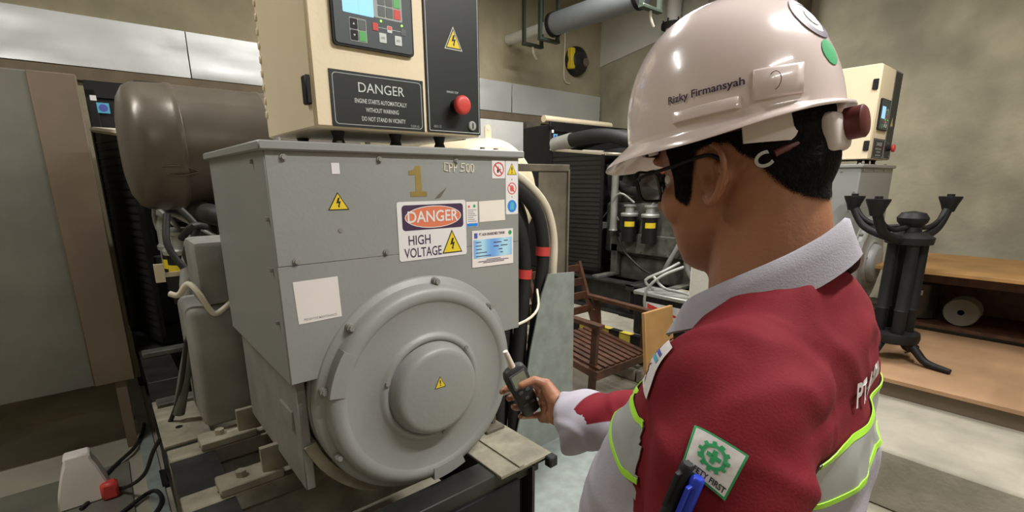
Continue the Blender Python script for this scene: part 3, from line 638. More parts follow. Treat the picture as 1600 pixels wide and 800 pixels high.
def make_engine(label, drum):
    t = thing('diesel_engine', label, 'engine', (0.71, 2.8, ZR), 'diesel engines')
    bm = B(); box(bm, 0.40, 1.02, 2.36, 3.55, 0.80, 1.32, 0.03, seg=2); obj('block', bm, M['engine_grey'], t)
    bm = B(); box(bm, 0.46, 0.96, 2.45, 3.5, ZR-0.05, 0.80, 0.05, seg=2); box(bm, 0.44, 0.98, 2.42, 3.52, 0.78, 0.82, 0.006); obj('oil_pan', bm, M['engine_grey'], t)
    for y in (2.5, 3.35):                                         # engine mounts down to the rails
        bm = B(); box(bm, 0.07, 0.42, y, y+0.08, ZR, ZR+0.03, 0.004); box(bm, 0.36, 0.42, y, y+0.08, ZR+0.02, 0.9, 0.004)
        obj('mount', bm, M['engine_grey'], t)
        bm = B(); box(bm, 1.0, 1.12, y, y+0.08, ZR, 0.9, 0.004); obj('mount', bm, M['engine_grey'], t)
    bm = B()
    for k in range(6): box(bm, 0.48, 0.94, 2.44+k*0.18, 2.44+k*0.18+0.15, 1.32, 1.47, 0.02, seg=2)
    obj('rocker_covers', bm, M['engine_grey'], t)
    bm = B(); box(bm, 0.36, 0.41, 2.42, 3.45, 0.82, 1.02, 0.008)
    for k in range(7): cyl(bm, (0.362, 2.5+k*0.14, 1.0), (0.35, 2.5+k*0.14, 1.0), 0.011, n=6); cyl(bm, (0.362, 2.5+k*0.14, 0.85), (0.35, 2.5+k*0.14, 0.85), 0.011, n=6)
    obj('side_cover', bm, M['engine_grey'], t)
    bm = B(); tube(bm, [(0.42, 2.45, 1.40), (0.36, 2.6, 1.42), (0.36, 3.2, 1.44), (0.42, 3.4, 1.5)], 0.045, 14, sub=3); obj('intake_manifold', bm, M['dark_steel'], t)
    for y in (2.93, 3.17):                                        # spin-on filters on silver heads
        bm = B(); cyl(bm, (0.30, y, 0.95), (0.30, y, 1.20), 0.072, n=24); f = obj('filter', bm, M['black'], t)
        bm = B(); n = 8
        ar = [(0.30+math.cos(R(180+80*(k/n)))*0.0735, y+math.sin(R(180+80*(k/n)))*0.0735) for k in range(n+1)]
        for z0 in (1.10,):
            va = [bm.verts.new((a, b, z0)) for a, b in ar]; vb = [bm.verts.new((a, b, z0+0.05)) for a, b in ar]
            for k in range(n): bm.faces.new((va[k], va[k+1], vb[k+1], vb[k]))
        obj('yellow_label', bm, M['yellow'], f)
        bm = B(); lathe(bm, [(0.085, 0), (0.088, 0.02), (0.08, 0.03), (0.045, 0.035), (0.04, 0.09), (0.06, 0.095), (0.06, 0.11), (0.01, 0.115)], (0.30, y, 1.20), Z3, 24); box(bm, 0.30, 0.42, y-0.03, y+0.03, 1.20, 1.25); obj('filter_head', bm, M['pipe_silver'], f)
    bm = B(); tube(bm, [(0.27, 3.34, 1.05), (0.27, 3.34, 1.12), (0.27, 3.34, 1.58), (0.27, 3.32, 1.66), (0.30, 3.24, 1.71), (0.38, 3.16, 1.72), (0.45, 3.12, 1.6)], [0.045, 0.036, 0.036, 0.038, 0.036, 0.036, 0.036], 14, sub=3)
    cyl(bm, (0.27, 3.55, 1.50), (0.27, 3.55, 1.56), 0.044, n=14); cyl(bm, (0.27, 3.55, 1.04), (0.27, 3.55, 1.12), 0.06, n=14); box(bm, 0.27, 0.42, 3.52, 3.58, 1.05, 1.11); obj('coolant_pipe', bm, M['pipe_silver'], t)
    for pts, r, m in (([(0.3, 3.12, 1.33), (0.24, 3.25, 1.42), (0.24, 3.35, 1.3), (0.3, 3.3, 1.15)], 0.010, 'pipe_silver'), ([(0.3, 2.92, 1.31), (0.26, 2.8, 1.40), (0.3, 2.62, 1.38), (0.4, 2.5, 1.3)], 0.010, 'pipe_silver'),
                      ([(0.34, 2.62, 1.25), (0.30, 2.6, 1.0), (0.27, 2.68, 0.8), (0.3, 2.75, 0.68)], 0.022, 'pipe_silver'), ([(0.36, 3.35, 1.0), (0.28, 3.2, 0.85), (0.26, 3.0, 0.72), (0.3, 2.9, 0.66)], 0.012, 'dark_steel'),
                      ([(0.3, 2.52, 1.32), (0.24, 2.47, 1.05), (0.28, 2.5, 0.8), (0.3, 2.45, 0.68)], 0.03, 'pipe_silver'), ([(0.34, 3.02, 1.38), (0.28, 3.05, 1.5), (0.36, 3.06, 1.56)], 0.014, 'dark_steel')):
        bm = B(); tube(bm, pts, r, 10, sub=4); obj('pipe', bm, M[m], t)
    bm = B(); lathe(bm, [(0.01, 0), (0.13, 0.01), (0.16, 0.05), (0.16, 0.12), (0.1, 0.16), (0.05, 0.2)], (0.46, 2.68, 1.50), V((0.1, 1, 0.1)), 28); obj('turbocharger', bm, M['engine_grey'], t)
    bm = B(); box(bm, 0.42, 0.56, 2.62, 2.9, 1.25, 1.50, 0.02); obj('turbo_bracket', bm, M['engine_grey'], t)
    bm = B(); lathe(bm, [(0.05, 0), (0.2, 0.0), (0.22, 0.03), (0.2, 0.06), (0.05, 0.07)], (0.71, 3.58, 1.05), Y3, 32); cyl(bm, (0.71, 3.54, 1.05), (0.71, 3.6, 1.05), 0.06); obj('crank_pulley', bm, M['dark_steel'], t)
    bm = B()
    for k in range(8):
        a = 2*PI*k/8; d = V((math.cos(a), 0, math.sin(a))); u = V((-math.sin(a), 0.5, math.cos(a))).normalized()
        prism(bm, [(0.05, -0.04), (0.46, -0.08), (0.46, 0.08), (0.05, 0.04)], V((0.71, 3.72, 1.25)), d, u, d.cross(u), -0.004, 0.004)
    lathe(bm, [(0.01, 3.50), (0.08, 3.50), (0.08, 3.76), (0.01, 3.77)], (0.71, 0, 1.25), Y3, 20); obj('fan', bm, M['dark_steel'], t)
    hp = [(0.6, 2.85, 1.55), (0.5, 3.05, 1.72), (0.42, 3.4, 1.80), (0.36, 3.75, 1.78), (0.34, 3.98, 1.74)] if drum else [(0.50, 2.72, 1.58), (0.36, 2.86, 1.70), (0.22, 3.08, 1.88), (0.15, 3.40, 1.965), (0.12, 3.72, 1.955), (0.10, 4.03, 1.91)]
    bm = B(); tube(bm, hp, 0.068, 18, sub=4); obj('air_hose', bm, M['rubber'], t)
    if not drum:
        bm = B(); tube(bm, [(0.12, 3.80, 1.945), (0.10, 4.03, 1.905)], [0.078, 0.08], 18); obj('hose_cuff', bm, M['pipe_silver'], t)
        bm = B(); tube(bm, [(0.7, 2.8, 1.55), (0.5, 3.05, 1.86), (0.42, 3.4, 1.98), (0.40, 3.72, 1.96), (0.40, 4.03, 1.90)], 0.06, 18, sub=4); obj('air_hose', bm, M['rubber'], t)
    bm = B(); tube(bm, [(0.9, 2.9, 1.45), (0.95, 3.3, 1.70), (0.9, 3.7, 1.82), (0.88, 3.99, 1.8)], 0.075, 18, sub=4); obj('air_hose', bm, M['rubber'], t)
    if drum:
        c = V((0, 2.78, 1.70))
        pr = [(r*1.07, d) for r, d in [(0.02, 0.115), (0.12, 0.118), (0.19, 0.130), (0.235, 0.155), (0.252, 0.185), (0.255, 0.22), (0.258, 0.30), (0.262, 0.305), (0.262, 0.325), (0.256, 0.33), (0.256, 0.66), (0.260, 0.665), (0.260, 0.68), (0.256, 0.685), (0.256, 1.02), (0.24, 1.10), (0.15, 1.14), (0.01, 1.15)]]
        bm = B(); lathe(bm, pr, c, X3, 56); o = obj('air_drum', bm, M['drum_brown'], t, auto=50); o['label'] = 'big dark grey-brown horizontal drum'
        for x in (0.42, 0.9):
            bm = B(); box(bm, x-0.03, x+0.03, 2.66, 2.9, 1.32, 1.47, 0.004); obj('drum_saddle', bm, M['dark_steel'], t)
        bm = B(); box(bm, 0.20, 0.29, 2.74, 2.82, 1.945, 1.975, 0.006); obj('drum_clip', bm, M['black'], t)
        bm = B(); tube(bm, [(0.205, 2.545, 1.60), (0.25, 2.518, 1.615), (0.31, 2.518, 1.613), (0.36, 2.524, 1.595)], 0.004, 8, sub=3); tube(bm, [(0.235, 2.54, 1.585), (0.29, 2.522, 1.575), (0.36, 2.524, 1.59)], 0.004, 8, sub=3); obj('drum_latch', bm, M['rust_steel'], t)
        for pts in ([(0.26, 2.40, 1.44), (0.30, 2.36, 1.36), (0.25, 2.38, 1.26), (0.3, 2.4, 1.15)], [(0.22, 2.5, 1.42), (0.2, 2.45, 1.3), (0.24, 2.42, 1.2)], [(0.33, 2.36, 1.37), (0.28, 2.3, 1.38), (0.24, 2.34, 1.33)]):
            bm = B(); tube(bm, pts, 0.014, 10, sub=4); obj('pipe', bm, M['dark_steel'], t)
        bm = B(); tube(bm, [(0.155, 2.12, 1.155), (0.18, 2.1, 1.15), (0.21, 2.08, 1.19), (0.235, 2.05, 1.16), (0.265, 2.05, 1.085), (0.29, 2.05, 1.075), (0.345, 2.06, 1.115)], 0.0105, 10, sub=4); o = obj('white_hose', bm, M['cable_white'], t); o['label'] = 'white bent hose'
        bm = B(); box(bm, 0.15, 0.185, 2.6, 2.62, 1.12, 1.20); box(bm, 0.16, 0.42, 2.605, 2.62, 1.14, 1.16); obj('yellow_tag', bm, M['cream'], t)
        bm = B(); tube(bm, [(0.24, 2.2, 1.08), (0.22, 2.2, 1.0), (0.17, 2.25, 0.8), (0.13, 2.3, 0.62)], 0.022, 12, sub=3); o = obj('pipe', bm, M['engine_grey'], t)
    else:
        bm = B(); tube(bm, [(0.36, 2.55, 1.62), (0.34, 2.72, 1.64), (0.33, 2.9, 1.68)], 0.06, 16, sub=2); obj('clamp_hose', bm, M['pipe_silver'], t)
        bm = B(); tube(bm, [(0.336, 2.74, 1.642), (0.333, 2.84, 1.664)], 0.066, 18); o = obj('orange_sleeve', bm, M['sign_red'], t); o['label'] = 'orange hose sleeve'
        bm = B(); box(bm, 0.33, 0.40, 2.6, 2.7, 1.30, 1.6, 0.005); obj('hose_bracket', bm, M['engine_grey'], t)
    return t
eng = make_engine('dark diesel engine with large horizontal drum behind the danger-sign generator', True)

def make_radiator(label):
    t = thing('radiator', label, 'radiator', (0.71, 4.3, ZR), 'generator radiators')
    bm = B(); box(bm, 0.06, 1.36, 4.06, 4.5, ZR, 2.12, 0.012); obj('radiator_body', bm, M['black'], t)
    bm = B(); box(bm, 0.05, 1.37, 4.045, 4.075, 2.05, 2.15, 0.004); box(bm, 0.05, 0.10, 4.045, 4.075, ZR, 2.1, 0.004); box(bm, 1.32, 1.37, 4.045, 4.075, ZR, 2.1, 0.004); obj('radiator_frame', bm, M['black'], t)
    for x, z, w, m in ((0.125, 1.995, 0.06, 'cyan'), (0.085, 2.05, 0.03, 'sticker_white'), (0.19, 1.76, 0.05, 'yellow'), (0.115, 1.60, 0.07, 'paper')):
        bm = B(); box(bm, x-w/2, x+w/2, 4.043, 4.0455, z-w/2, z+w/2); s = obj('sticker', bm, M[m], t, smooth=False)
        if m == 'cyan':
            bm = B(); prism(bm, circ(x, z, w*0.36), (0, 4.043, 0), X3, Z3, NF, -0.0005, 0.001); obj('disc', bm, M['logo_blue'], s, smooth=False)
    # tapered guard round the fan: left and right mesh sides, slatted top
    a0, a1, b0, b1 = V((0.055, 4.045, 0)), V((0.19, 3.42, 0)), V((1.365, 4.045, 0)), V((1.23, 3.42, 0))
    for p, q in ((a0, a1), (b1, b0)):
        d = (q-p).normalized(); n = V((d.y, -d.x, 0)); L = (q-p).length
        bm = B(); prism(bm, [(0.02, 0.66), (L-0.02, 0.66), (L-0.02, 1.81), (0.02, 1.85)], p, d, Z3, n, -0.003, 0.003); g = obj('guard_side', bm, M['mesh'], t, smooth=False)
        bm = B()
        for z in [0.70+0.045*k for k in range(25)]: prism(bm, [(0.02, z), (L-0.02, z), (L-0.02, z+0.008), (0.02, z+0.008)], p, d, Z3, n, -0.007, 0.007)
        w = obj('guard_wires', bm, M['black'], g, smooth=False); w['kind'] = 'stuff'
        bm = B()
        for x0, x1, z0, z1, z2, z3 in ((0, L, 0.62, 0.62, 0.66, 0.66), (0, 0.03, 0.62, 0.62, 1.87, 1.87), (L-0.03, L, 0.62, 0.62, 1.80, 1.80)):
            prism(bm, [(x0, z0), (x1, z1), (x1, z3), (x0, z2)], p, d, Z3, n, -0.012, 0.012)
        obj('guard_frame', bm, M['black'], t, smooth=False)
    bm = B()
    zt0, zt1 = 1.865, 1.80
    pts = [V((a0.x, a0.y, zt0)), V((a1.x, a1.y, zt1)), V((b1.x, b1.y, zt1)), V((b0.x, b0.y, zt0))]
    for i in range(4): tube(bm, [pts[i], pts[(i+1) % 4]], 0.017, 6)
    obj('guard_top_frame', bm, M['cable_white'], t)
    for k in range(1, 16):
        s = k/16; p = pts[0].lerp(pts[3], s); q = pts[1].lerp(pts[2], s)
        bm = B(); tube(bm, [p, q], 0.007, 6); obj('guard_slat', bm, M['pipe_silver'], t)
    return t
rad = make_radiator('black radiator with blue round sticker behind the big drum')
OFF = V((3.72, -0.2, 0))
skid2 = make_skid('dark steel skid frame under the far generator on the concrete plinth', 0.25); skid2.location += OFF
cab2 = copy_tree(cab); cab2.location += OFF; cab2['label'] = 'smaller looking cream control cabinet behind the back of the white helmet'
rad2 = copy_tree(rad); rad2.location += OFF; rad2['label'] = 'black radiator with fan guard beside the far back wall corner'
gen2 = make_alternator('plain grey generator without signs behind the worker in white helmet', False); gen2.location += OFF
eng2 = make_engine('grey diesel engine with pipes and two black filters in front of the worker', False); eng2.location += OFF

# ------------------------------------------------------------------ things around the machines
# brown steel cabinet at the far left, on short legs
t = thing('steel_cabinet', 'tall brown and grey-green steel cabinet on legs left of the grey generator', 'cabinet', (-0.6, 3.75, 0))
bm = B(); box(bm, -1.3, -0.16, 3.5, 4.0, 0.42, 2.09, 0.006); obj('panel_body', bm, M['cabinet_grey'], t)
bm = B(); box(bm, -0.165, 0.022, 3.485, 4.0, 0.42, 2.09, 0.006); o = obj('corner_post', bm, M['cabinet_brown'], t); o['label'] = 'brown corner post'
for x in (-1.27, -0.05):
    for y in (3.52, 3.95):
        bm = B(); box(bm, x-0.025, x+0.025, y-0.02, y+0.03, 0, 0.425); obj('leg', bm, M['cabinet_brown'], t)
# cables and clamps lying on the floor at the left
def cable(name, label, pts, r, m, cat='cable', group=None, sub=6):
    bm = B(); tube(bm, pts, r, 8, sub=sub); o = obj(name, bm, M[m], None); return tag(o, label, cat, group)
cable('floor_cable', 'thin dark cable rising from the floor beside the skid to the engine', [(-0.28, 2.9, 0.02), (-0.2, 3.0, 0.03), (-0.10, 2.9, 0.06), (-0.02, 2.7, 0.20), (0.03, 2.5, 0.40), (0.10, 2.33, 0.585), (0.15, 2.25, 0.75), (0.19, 2.2, 0.95)], 0.009, 'rubber')
cable('floor_cable', 'short dark cable branching across the floor left of the skid', [(-0.26, 3.0, 0.02), (-0.15, 3.25, 0.02), (-0.05, 3.4, 0.03), (0.0, 3.6, 0.02), (0.02, 3.75, 0.02)], 0.010, 'rubber')
cable('floor_cable', 'looped dark cable in the bottom left corner of the floor', [(-0.45, 2.5, 0.02), (-0.3, 2.55, 0.02), (-0.12, 2.75, 0.02), (0.0, 2.85, 0.02), (0.02, 2.7, 0.02), (-0.1, 2.5, 0.02), (-0.3, 2.35, 0.02), (-0.5, 2.3, 0.02)], 0.010, 'rubber')
t = thing('plug_connector', 'white and red cable connector standing on the floor at the left', 'connector', (-0.26, 3.0, 0.012))
bm = B(); loft(bm, [[V((-0.26+a*w, 3.0+b*d, z)) for a, b in ((-1, -1), (1, -1), (1, 1), (-1, 1))] for z, w, d in ((0.0125, 0.105, 0.06), (0.10, 0.092, 0.055), (0.20, 0.065, 0.05), (0.235, 0.05, 0.045), (0.27, 0.05, 0.04))]); bmesh.ops.bevel(bm, geom=bm.edges[:], offset=0.008, affect='EDGES'); obj('shell', bm, M['paper'], t)
bm = B(); box(bm, -0.20, -0.13, 2.91, 2.97, 0.0125, 0.10, 0.012); obj('locking_tab', bm, M['red'], t)
bm = B(); box(bm, -0.6, -0.08, 2.2, 3.3, 0, 0.012, 0.003); o = obj('floor_plate', bm, M['cabinet_grey']); tag(o, 'flat dark grey plate on the floor under the white connector', 'plate')

# black power cables leaving the generator on its right side
cb = [([(1.10, 1.78, 1.50), (1.25, 1.80, 1.60), (1.45, 1.82, 1.56), (1.62, 1.84, 1.42), (1.67, 1.84, 1.2), (1.64, 1.84, 0.9), (1.58, 1.84, 0.4), (1.56, 1.84, 0.035)], 0.036),
      ([(1.10, 1.70, 1.44), (1.24, 1.70, 1.53), (1.42, 1.70, 1.48), (1.53, 1.71, 1.35), (1.57, 1.71, 1.1), (1.53, 1.72, 0.7), (1.50, 1.72, 0.035)], 0.036),
      ([(1.10, 1.62, 1.36), (1.24, 1.62, 1.44), (1.38, 1.62, 1.38), (1.45, 1.63, 1.22), (1.46, 1.63, 0.9), (1.43, 1.63, 0.5), (1.42, 1.63, 0.035)], 0.034),
      ([(1.10, 1.86, 1.42), (1.22, 1.90, 1.50), (1.40, 1.93, 1.42), (1.50, 1.95, 1.25), (1.53, 1.95, 0.9), (1.5, 1.95, 0.4), (1.48, 1.95, 0.035)], 0.036),
      ([(1.10, 1.55, 1.25), (1.18, 1.55, 1.30), (1.28, 1.56, 1.24), (1.33, 1.57, 1.05), (1.34, 1.57, 0.7), (1.33, 1.57, 0.035)], 0.034),
      ([(1.10, 1.94, 1.30), (1.2, 1.98, 1.36), (1.33, 2.0, 1.28), (1.40, 2.0, 1.05), (1.40, 2.0, 0.5), (1.39, 2.0, 0.035)], 0.036)]
cb = [([V(((1.02 if i in (3, 5) else x) if x < 1.12 else 1.11+(x-1.11)*1.36, (2.045 if i in (3, 5) else 1.955), max(0.036, 1.55+(z-1.55)*1.12))) for x, y, z in p], r) for i, (p, r) in enumerate(cb)]
cb += [([V((1.10, 1.955, 1.15)), V((1.2, 1.955, 1.18)), V((1.32, 1.955, 1.10)), V((1.34, 1.955, 0.8)), V((1.33, 1.955, 0.036))], 0.034), ([V((1.02, 2.045, 1.56)), V((1.35, 2.045, 1.63)), V((1.62, 2.045, 1.56)), V((1.79, 2.045, 1.35)), V((1.80, 2.045, 1.0)), V((1.76, 2.045, 0.036))], 0.034)]
for i, (p, r) in enumerate(cb):
    bm = B(); tube(bm, p, r, 14, sub=5); o = obj('power_cable', bm, M['rubber'])
    tag(o, ['outermost thick black cable with a red tape band beside the white cable', 'second thick black cable from the right with a red tape band', 'third thick black cable from the right in the front row of arches',
            'middle thick black cable of the rear row behind the red-taped cables', 'fourth thick black cable from the right in the front row of arches', 'innermost thick black cable of the rear row close to the generator',
            'lowest short thick black cable hugging the generator side', 'rear thick black cable hidden between the outermost black arch and white cable'][i], 'cable', 'black power cables')
    if i == 0:
        bm = B(); a = V(cb[0][0][4]); tube(bm, [a+V((0.0, 0, 0.03)), a+V((-0.004, 0, -0.02))], 0.0395, 14); q = obj('tape_band', bm, M['red'], o); q['label'] = 'red tape band'
    if i == 1:
        bm = B(); a = V(cb[1][0][4]); tube(bm, [a+V((0.001, 0, 0.03)), a+V((-0.004, 0, -0.02))], 0.0395, 14); q = obj('tape_band', bm, M['red'], o); q['label'] = 'red tape band'
bm = B(); tube(bm, [(1.10, 1.90, 1.60), (1.3, 1.95, 1.635), (1.6, 1.955, 1.61), (1.86, 1.96, 1.45), (1.955, 1.96, 1.25), (1.955, 1.96, 1.0), (1.94, 1.96, 0.6), (1.93, 1.96, 0.022)], 0.022, 14, sub=5); o = obj('white_cable', bm, M['cable_white']); tag(o, 'thick off-white cable arching beside the black cables', 'cable')
bm = B(); tube(bm, [(1.08, 1.5, 0.97), (1.3, 1.5, 0.955), (1.5, 1.6, 0.965), (1.72, 1.84, 0.985)], 0.006, 8, sub=4); o = obj('thin_wire', bm, M['cable_white']); tag(o, 'thin pale wire crossing in front of the black cables to the grey sheet', 'wire')
# brown steel frame and the grey sheet leaning at it
t = thing('cable_support', 'rusty brown steel post and top bar behind the cables', 'support', (1.95, 2.0, 0))
bm = B(); box(bm, 1.2, 2.25, 2.12, 2.19, 1.60, 1.64, 0.003); obj('top_bar', bm, M['rust_steel'], t)
bm = B(); box(bm, 2.0, 2.25, 2.13, 2.14, 0.0, 1.61, 0.002); box(bm, 2.235, 2.25, 2.115, 2.19, 0, 1.61, 0.002); obj('post_plate', bm, M['rust_steel'], t)
bm = B(); box(bm, 1.2, 1.23, 2.14, 2.19, 0, 1.61, 0.002); obj('post', bm, M['rust_steel'], t)
bm = B(); prism(bm, [(1.58, 0.0), (2.08, 0.0), (2.06, 1.03), (1.85, 1.045), (1.80, 0.93), (1.72, 0.62), (1.66, 0.3)], (0, 1.90, 0), X3, Z3, NF, -0.002, 0.006)
bmesh.ops.rotate(bm, verts=bm.verts, cent=(1.8, 1.9, 0), matrix=Matrix.Rotation(R(0.3), 3, 'X')); o = obj('metal_sheet', bm, M['galv'], smooth=False); tag(o, 'plain grey metal sheet with slanted edge leaning behind the hand', 'sheet')
# black angle bracket by the end cover, right
t = thing('steel_bracket', 'small rusty angle bracket beside the end cover under the hand', 'bracket', (1.12, 1.4, ZR))
bm = B(); box(bm, 1.085, 1.105, 1.42, 1.44, ZR+0.012, 0.80, 0.002); obj('upright', bm, M['rust_steel'], t)
bm = B(); box(bm, 1.02, 1.20, 1.415, 1.425, 0.70, 0.715, 0.002); obj('cross_bar', bm, M['rust_steel'], t)
bm = B(); box(bm, 1.03, 1.12, 1.38, 1.50, ZR+0.012, ZR+0.026, 0.003); obj('foot_plate', bm, M['rust_steel'], t)

# cream tank with lug, white board and column at the back
t = thing('cream_tank', 'cream round-ended tank with lifting lug behind the grey generator', 'tank', (2.6, 3.6, 0))
c = V((2.55, 0, 1.42)); bm = B()
lathe(bm, [(0.05, 3.12), (0.20, 3.13), (0.33, 3.16), (0.345, 3.18), (0.36, 3.18), (0.42, 3.20), (0.46, 3.26), (0.47, 3.34), (0.47, 4.2), (0.42, 4.3), (0.2, 4.36), (0.02, 4.37)], c, Y3, 56); obj('shell', bm, M['cream'], t)
bm = B(); q = [(-0.03, 0.0), (0.03, 0.0), (0.03, 0.08)]+[(0.03*math.cos(R(a)), 0.08+0.03*math.sin(R(a))) for a in range(20, 180, 20)]+[(-0.03, 0.08)]
prism(bm, q, (2.53, 3.3, 1.88), X3, Z3, Y3, 0, 0.015)
lug = obj('lifting_lug', bm, M['cream'], t); bm = B(); cyl(bm, (2.53, 3.298, 1.96), (2.53, 3.317, 1.96), 0.013, n=16); obj('lug_hole', bm, M['sticker_white'], lug)
for y in (3.45, 4.1):
    bm = B(); box(bm, 2.25, 2.85, y, y+0.06, 0, 1.06, 0.004); obj('saddle', bm, M['cream'], t)
bm = B(); prism(bm, rrect(3.3, 4.16, 0, 2.24), (0, 4.72, 0), X3, Z3, Y3, 0, 0.03); o = obj('white_board', bm, M['white_paint'], smooth=False); tag(o, 'tall plain white board standing against the back wall', 'board')
bm = B(); prism(bm, rrect(4.19, 4.42, 0, 2.25), (0, 4.68, 0), X3, Z3, Y3, 0, 0.16); struct('trim_6', bm, M['rust_steel'], smooth=False)
bm = B(); tube(bm, [(3.8, 3.98, 2.188), (4.3, 4.0, 2.188), (4.8, 4.0, 2.188), (4.95, 4.01, 2.188)], 0.037, 12, sub=3); o = obj('cream_pole', bm, M['cream']); tag(o, 'cream pole lying along the top of the far black radiator', 'pole')

# wall things: round siren with drop cable, pipe through the wall on green brackets, vertical pipe
t = thing('wall_siren', 'round dark wall siren with yellow label high on the back wall', 'siren', (5.32, YW, 3.12))
bm = B(); lathe(bm, [(0.19, 0.0), (0.19, -0.03), (0.17, -0.09), (0.11, -0.13), (0.01, -0.14)], (5.30, YW, 3.12), Y3, 28); obj('housing', bm, M['dark_steel'], t)
bm = B(); box(bm, 5.12, 5.20, YW-0.11, YW-0.03, 3.0, 3.26, 0.01); obj('yellow_label', bm, M['yellow'], t)
bm = B(); lathe(bm, [(0.055, 0.0), (0.06, -0.03), (0.05, -0.05), (0.01, -0.05)], (5.38, YW-0.10, 3.10), Y3, 18); obj('horn', bm, M['cabinet_brown'], t)
bm = B(); tube(bm, [(5.09, YW-0.012, 3.7), (5.09, YW-0.012, 3.3), (5.08, YW-0.012, 2.95), (5.12, YW-0.012, 2.84), (5.2, YW-0.012, 2.83)], 0.010, 8, sub=4); o = obj('drop_cable', bm, M['cable_white'], t)
t = thing('wall_pipe', 'thick grey pipe with white stub running out of the back wall on brackets', 'pipe', (4.4, 4.5, 3.2))
P0, P1 = V((4.12, 4.945, 3.20)), V((4.12, 2.75, 3.20)); d = (P1-P0)
bm = B(); tube(bm, [P0, P0+d*0.36], 0.058, 24); obj('white_stub', bm, M['white_paint'], t)
bm = B(); tube(bm, [P0+d*0.35, P0+d*0.36, P0+d*0.361, P0+d*0.86, P0+d*0.861, P0+d*0.87], [0.117, 0.117, 0.113, 0.113, 0.117, 0.117], 32); obj('grey_sleeve', bm, M['pvc'], t)
for s0 in (0.345, 0.855):
    bm = B(); tube(bm, [P0+d*s0, P0+d*(s0+0.022)], 0.126, 32); obj('collar', bm, M['black'], t)
for s0 in (0.20, 0.32, 0.92):
    c = P0+d*s0; bm = B()
    box(bm, c.x-0.15, c.x-0.12, c.y-0.02, c.y+0.02, c.z-0.13, ZC); box(bm, c.x+0.12, c.x+0.15, c.y-0.02, c.y+0.02, c.z-0.13, ZC); box(bm, c.x-0.15, c.x+0.15, c.y-0.03, c.y+0.03, c.z-0.16, c.z-0.13, 0.004); obj('hanger_frame', bm, M['green_dark'], t)
for s0 in (0.2, 0.92):
    c = P0+d*s0; bm = B(); tube(bm, [c+V((0.0, 0, -0.14)), c+V((0.01, 0, -0.22)), c+V((0.06, 0, -0.28))], 0.012, 8, sub=3); obj('strap_end', bm, M['cable_white'], t)
t = thing('drain_pipe', 'vertical white pipe with black clamp on the right wall', 'pipe', (5.7, 3.72, 0))
bm = B(); pts = []; rs = []
for k in range(61):
    z = 2.4+k*(ZC-2.4)/60; pts.append((5.72, 3.72, z)); rs.append(0.088 if k % 2 else 0.083)
tube(bm, [(5.72, 3.72, 0)]+pts, [0.085]+rs, 20); obj('pipe_wall', bm, M['white_paint'], t)
bm = B(); lathe(bm, [(0.085, -0.04), (0.14, -0.04), (0.145, -0.02), (0.14, 0.02), (0.085, 0.02)], (5.72, 3.72, 3.38), Z3, 28); obj('clamp', bm, M['rubber'], t)
for a in range(0, 360, 60):
    bm = B(); cyl(bm, (5.72+0.12*math.cos(R(a)), 3.72+0.12*math.sin(R(a)), 3.33), (5.72+0.12*math.cos(R(a)), 3.72+0.12*math.sin(R(a)), 3.44), 0.009, n=8); obj('bolt', bm, M['rubber'], t)

# wooden slatted chair
def bar(bm, p, q, w, h):
    p, q = V(p), V(q); d = (q-p).normalized(); u, v = frame_of(d)
    loft(bm, [[c+u*a*w/2+v*b*h/2 for a, b in ((-1, -1), (1, -1), (1, 1), (-1, 1))] for c in (p, q)])
t = thing('wooden_chair', 'dark brown slatted wooden armchair behind the grey metal sheet', 'chair', (2.85, 2.35, 0))
for x in (2.52, 3.12):
    bm = B(); bar(bm, (x, 2.58, 0.26), (x, 2.82, 0.86), 0.045, 0.03); obj('back_post', bm, M['wood_dark'], t)
    bm = B(); bar(bm, (x+0.01, 2.05, 0.56), (x+0.01, 2.76, 0.58), 0.06, 0.028); obj('armrest', bm, M['wood_dark'], t)
    bm = B(); bar(bm, (x+0.05, 2.16, 0.0), (x+0.03, 2.12, 0.56), 0.05, 0.03); obj('leg', bm, M['wood_dark'], t)
    bm = B(); bar(bm, (x+0.05, 2.58, 0.0), (x+0.03, 2.62, 0.56), 0.05, 0.03); obj('leg', bm, M['wood_dark'], t)
    bm = B(); bar(bm, (x, 2.06, 0.20), (x, 2.66, 0.29), 0.03, 0.05); obj('seat_rail', bm, M['wood_dark'], t)
bm = B(); bar(bm, (2.5, 2.07, 0.205), (3.16, 2.07, 0.205), 0.03, 0.06); obj('front_rail', bm, M['wood_dark'], t)
for k in range(9):
    x = 2.56+k*0.066; bm = B(); bar(bm, (x, 2.07, 0.238), (x, 2.64, 0.322), 0.042, 0.02); obj('seat_slat', bm, M['wood_dark'], t)
for k in range(4):
    z = 0.48+k*0.11; y = 2.62+(z-0.36)*0.4; bm = B(); bar(bm, (2.52, y, z), (3.12, y, z), 0.02, 0.06); obj('back_slat', bm, M['wood_dark'], t)
# plywood board leaning, beige post
bm = B(); box(bm, 2.42, 2.72, 1.56, 1.585, 0, 0.77, 0.002); bmesh.ops.rotate(bm, verts=bm.verts, cent=(2.5, 1.57, 0), matrix=Matrix.Rotation(R(-6), 3, 'X'))
o = obj('plywood_board', bm, M['ply']); tag(o, 'orange-brown plywood board standing behind the worker chest', 'board')
bm = B(); box(bm, 2.93, 3.13, 1.46, 1.66, 0, 1.06, 0.012); o = obj('concrete_post', bm, M['pale_plaster']); tag(o, 'square beige post behind the worker chin', 'post')
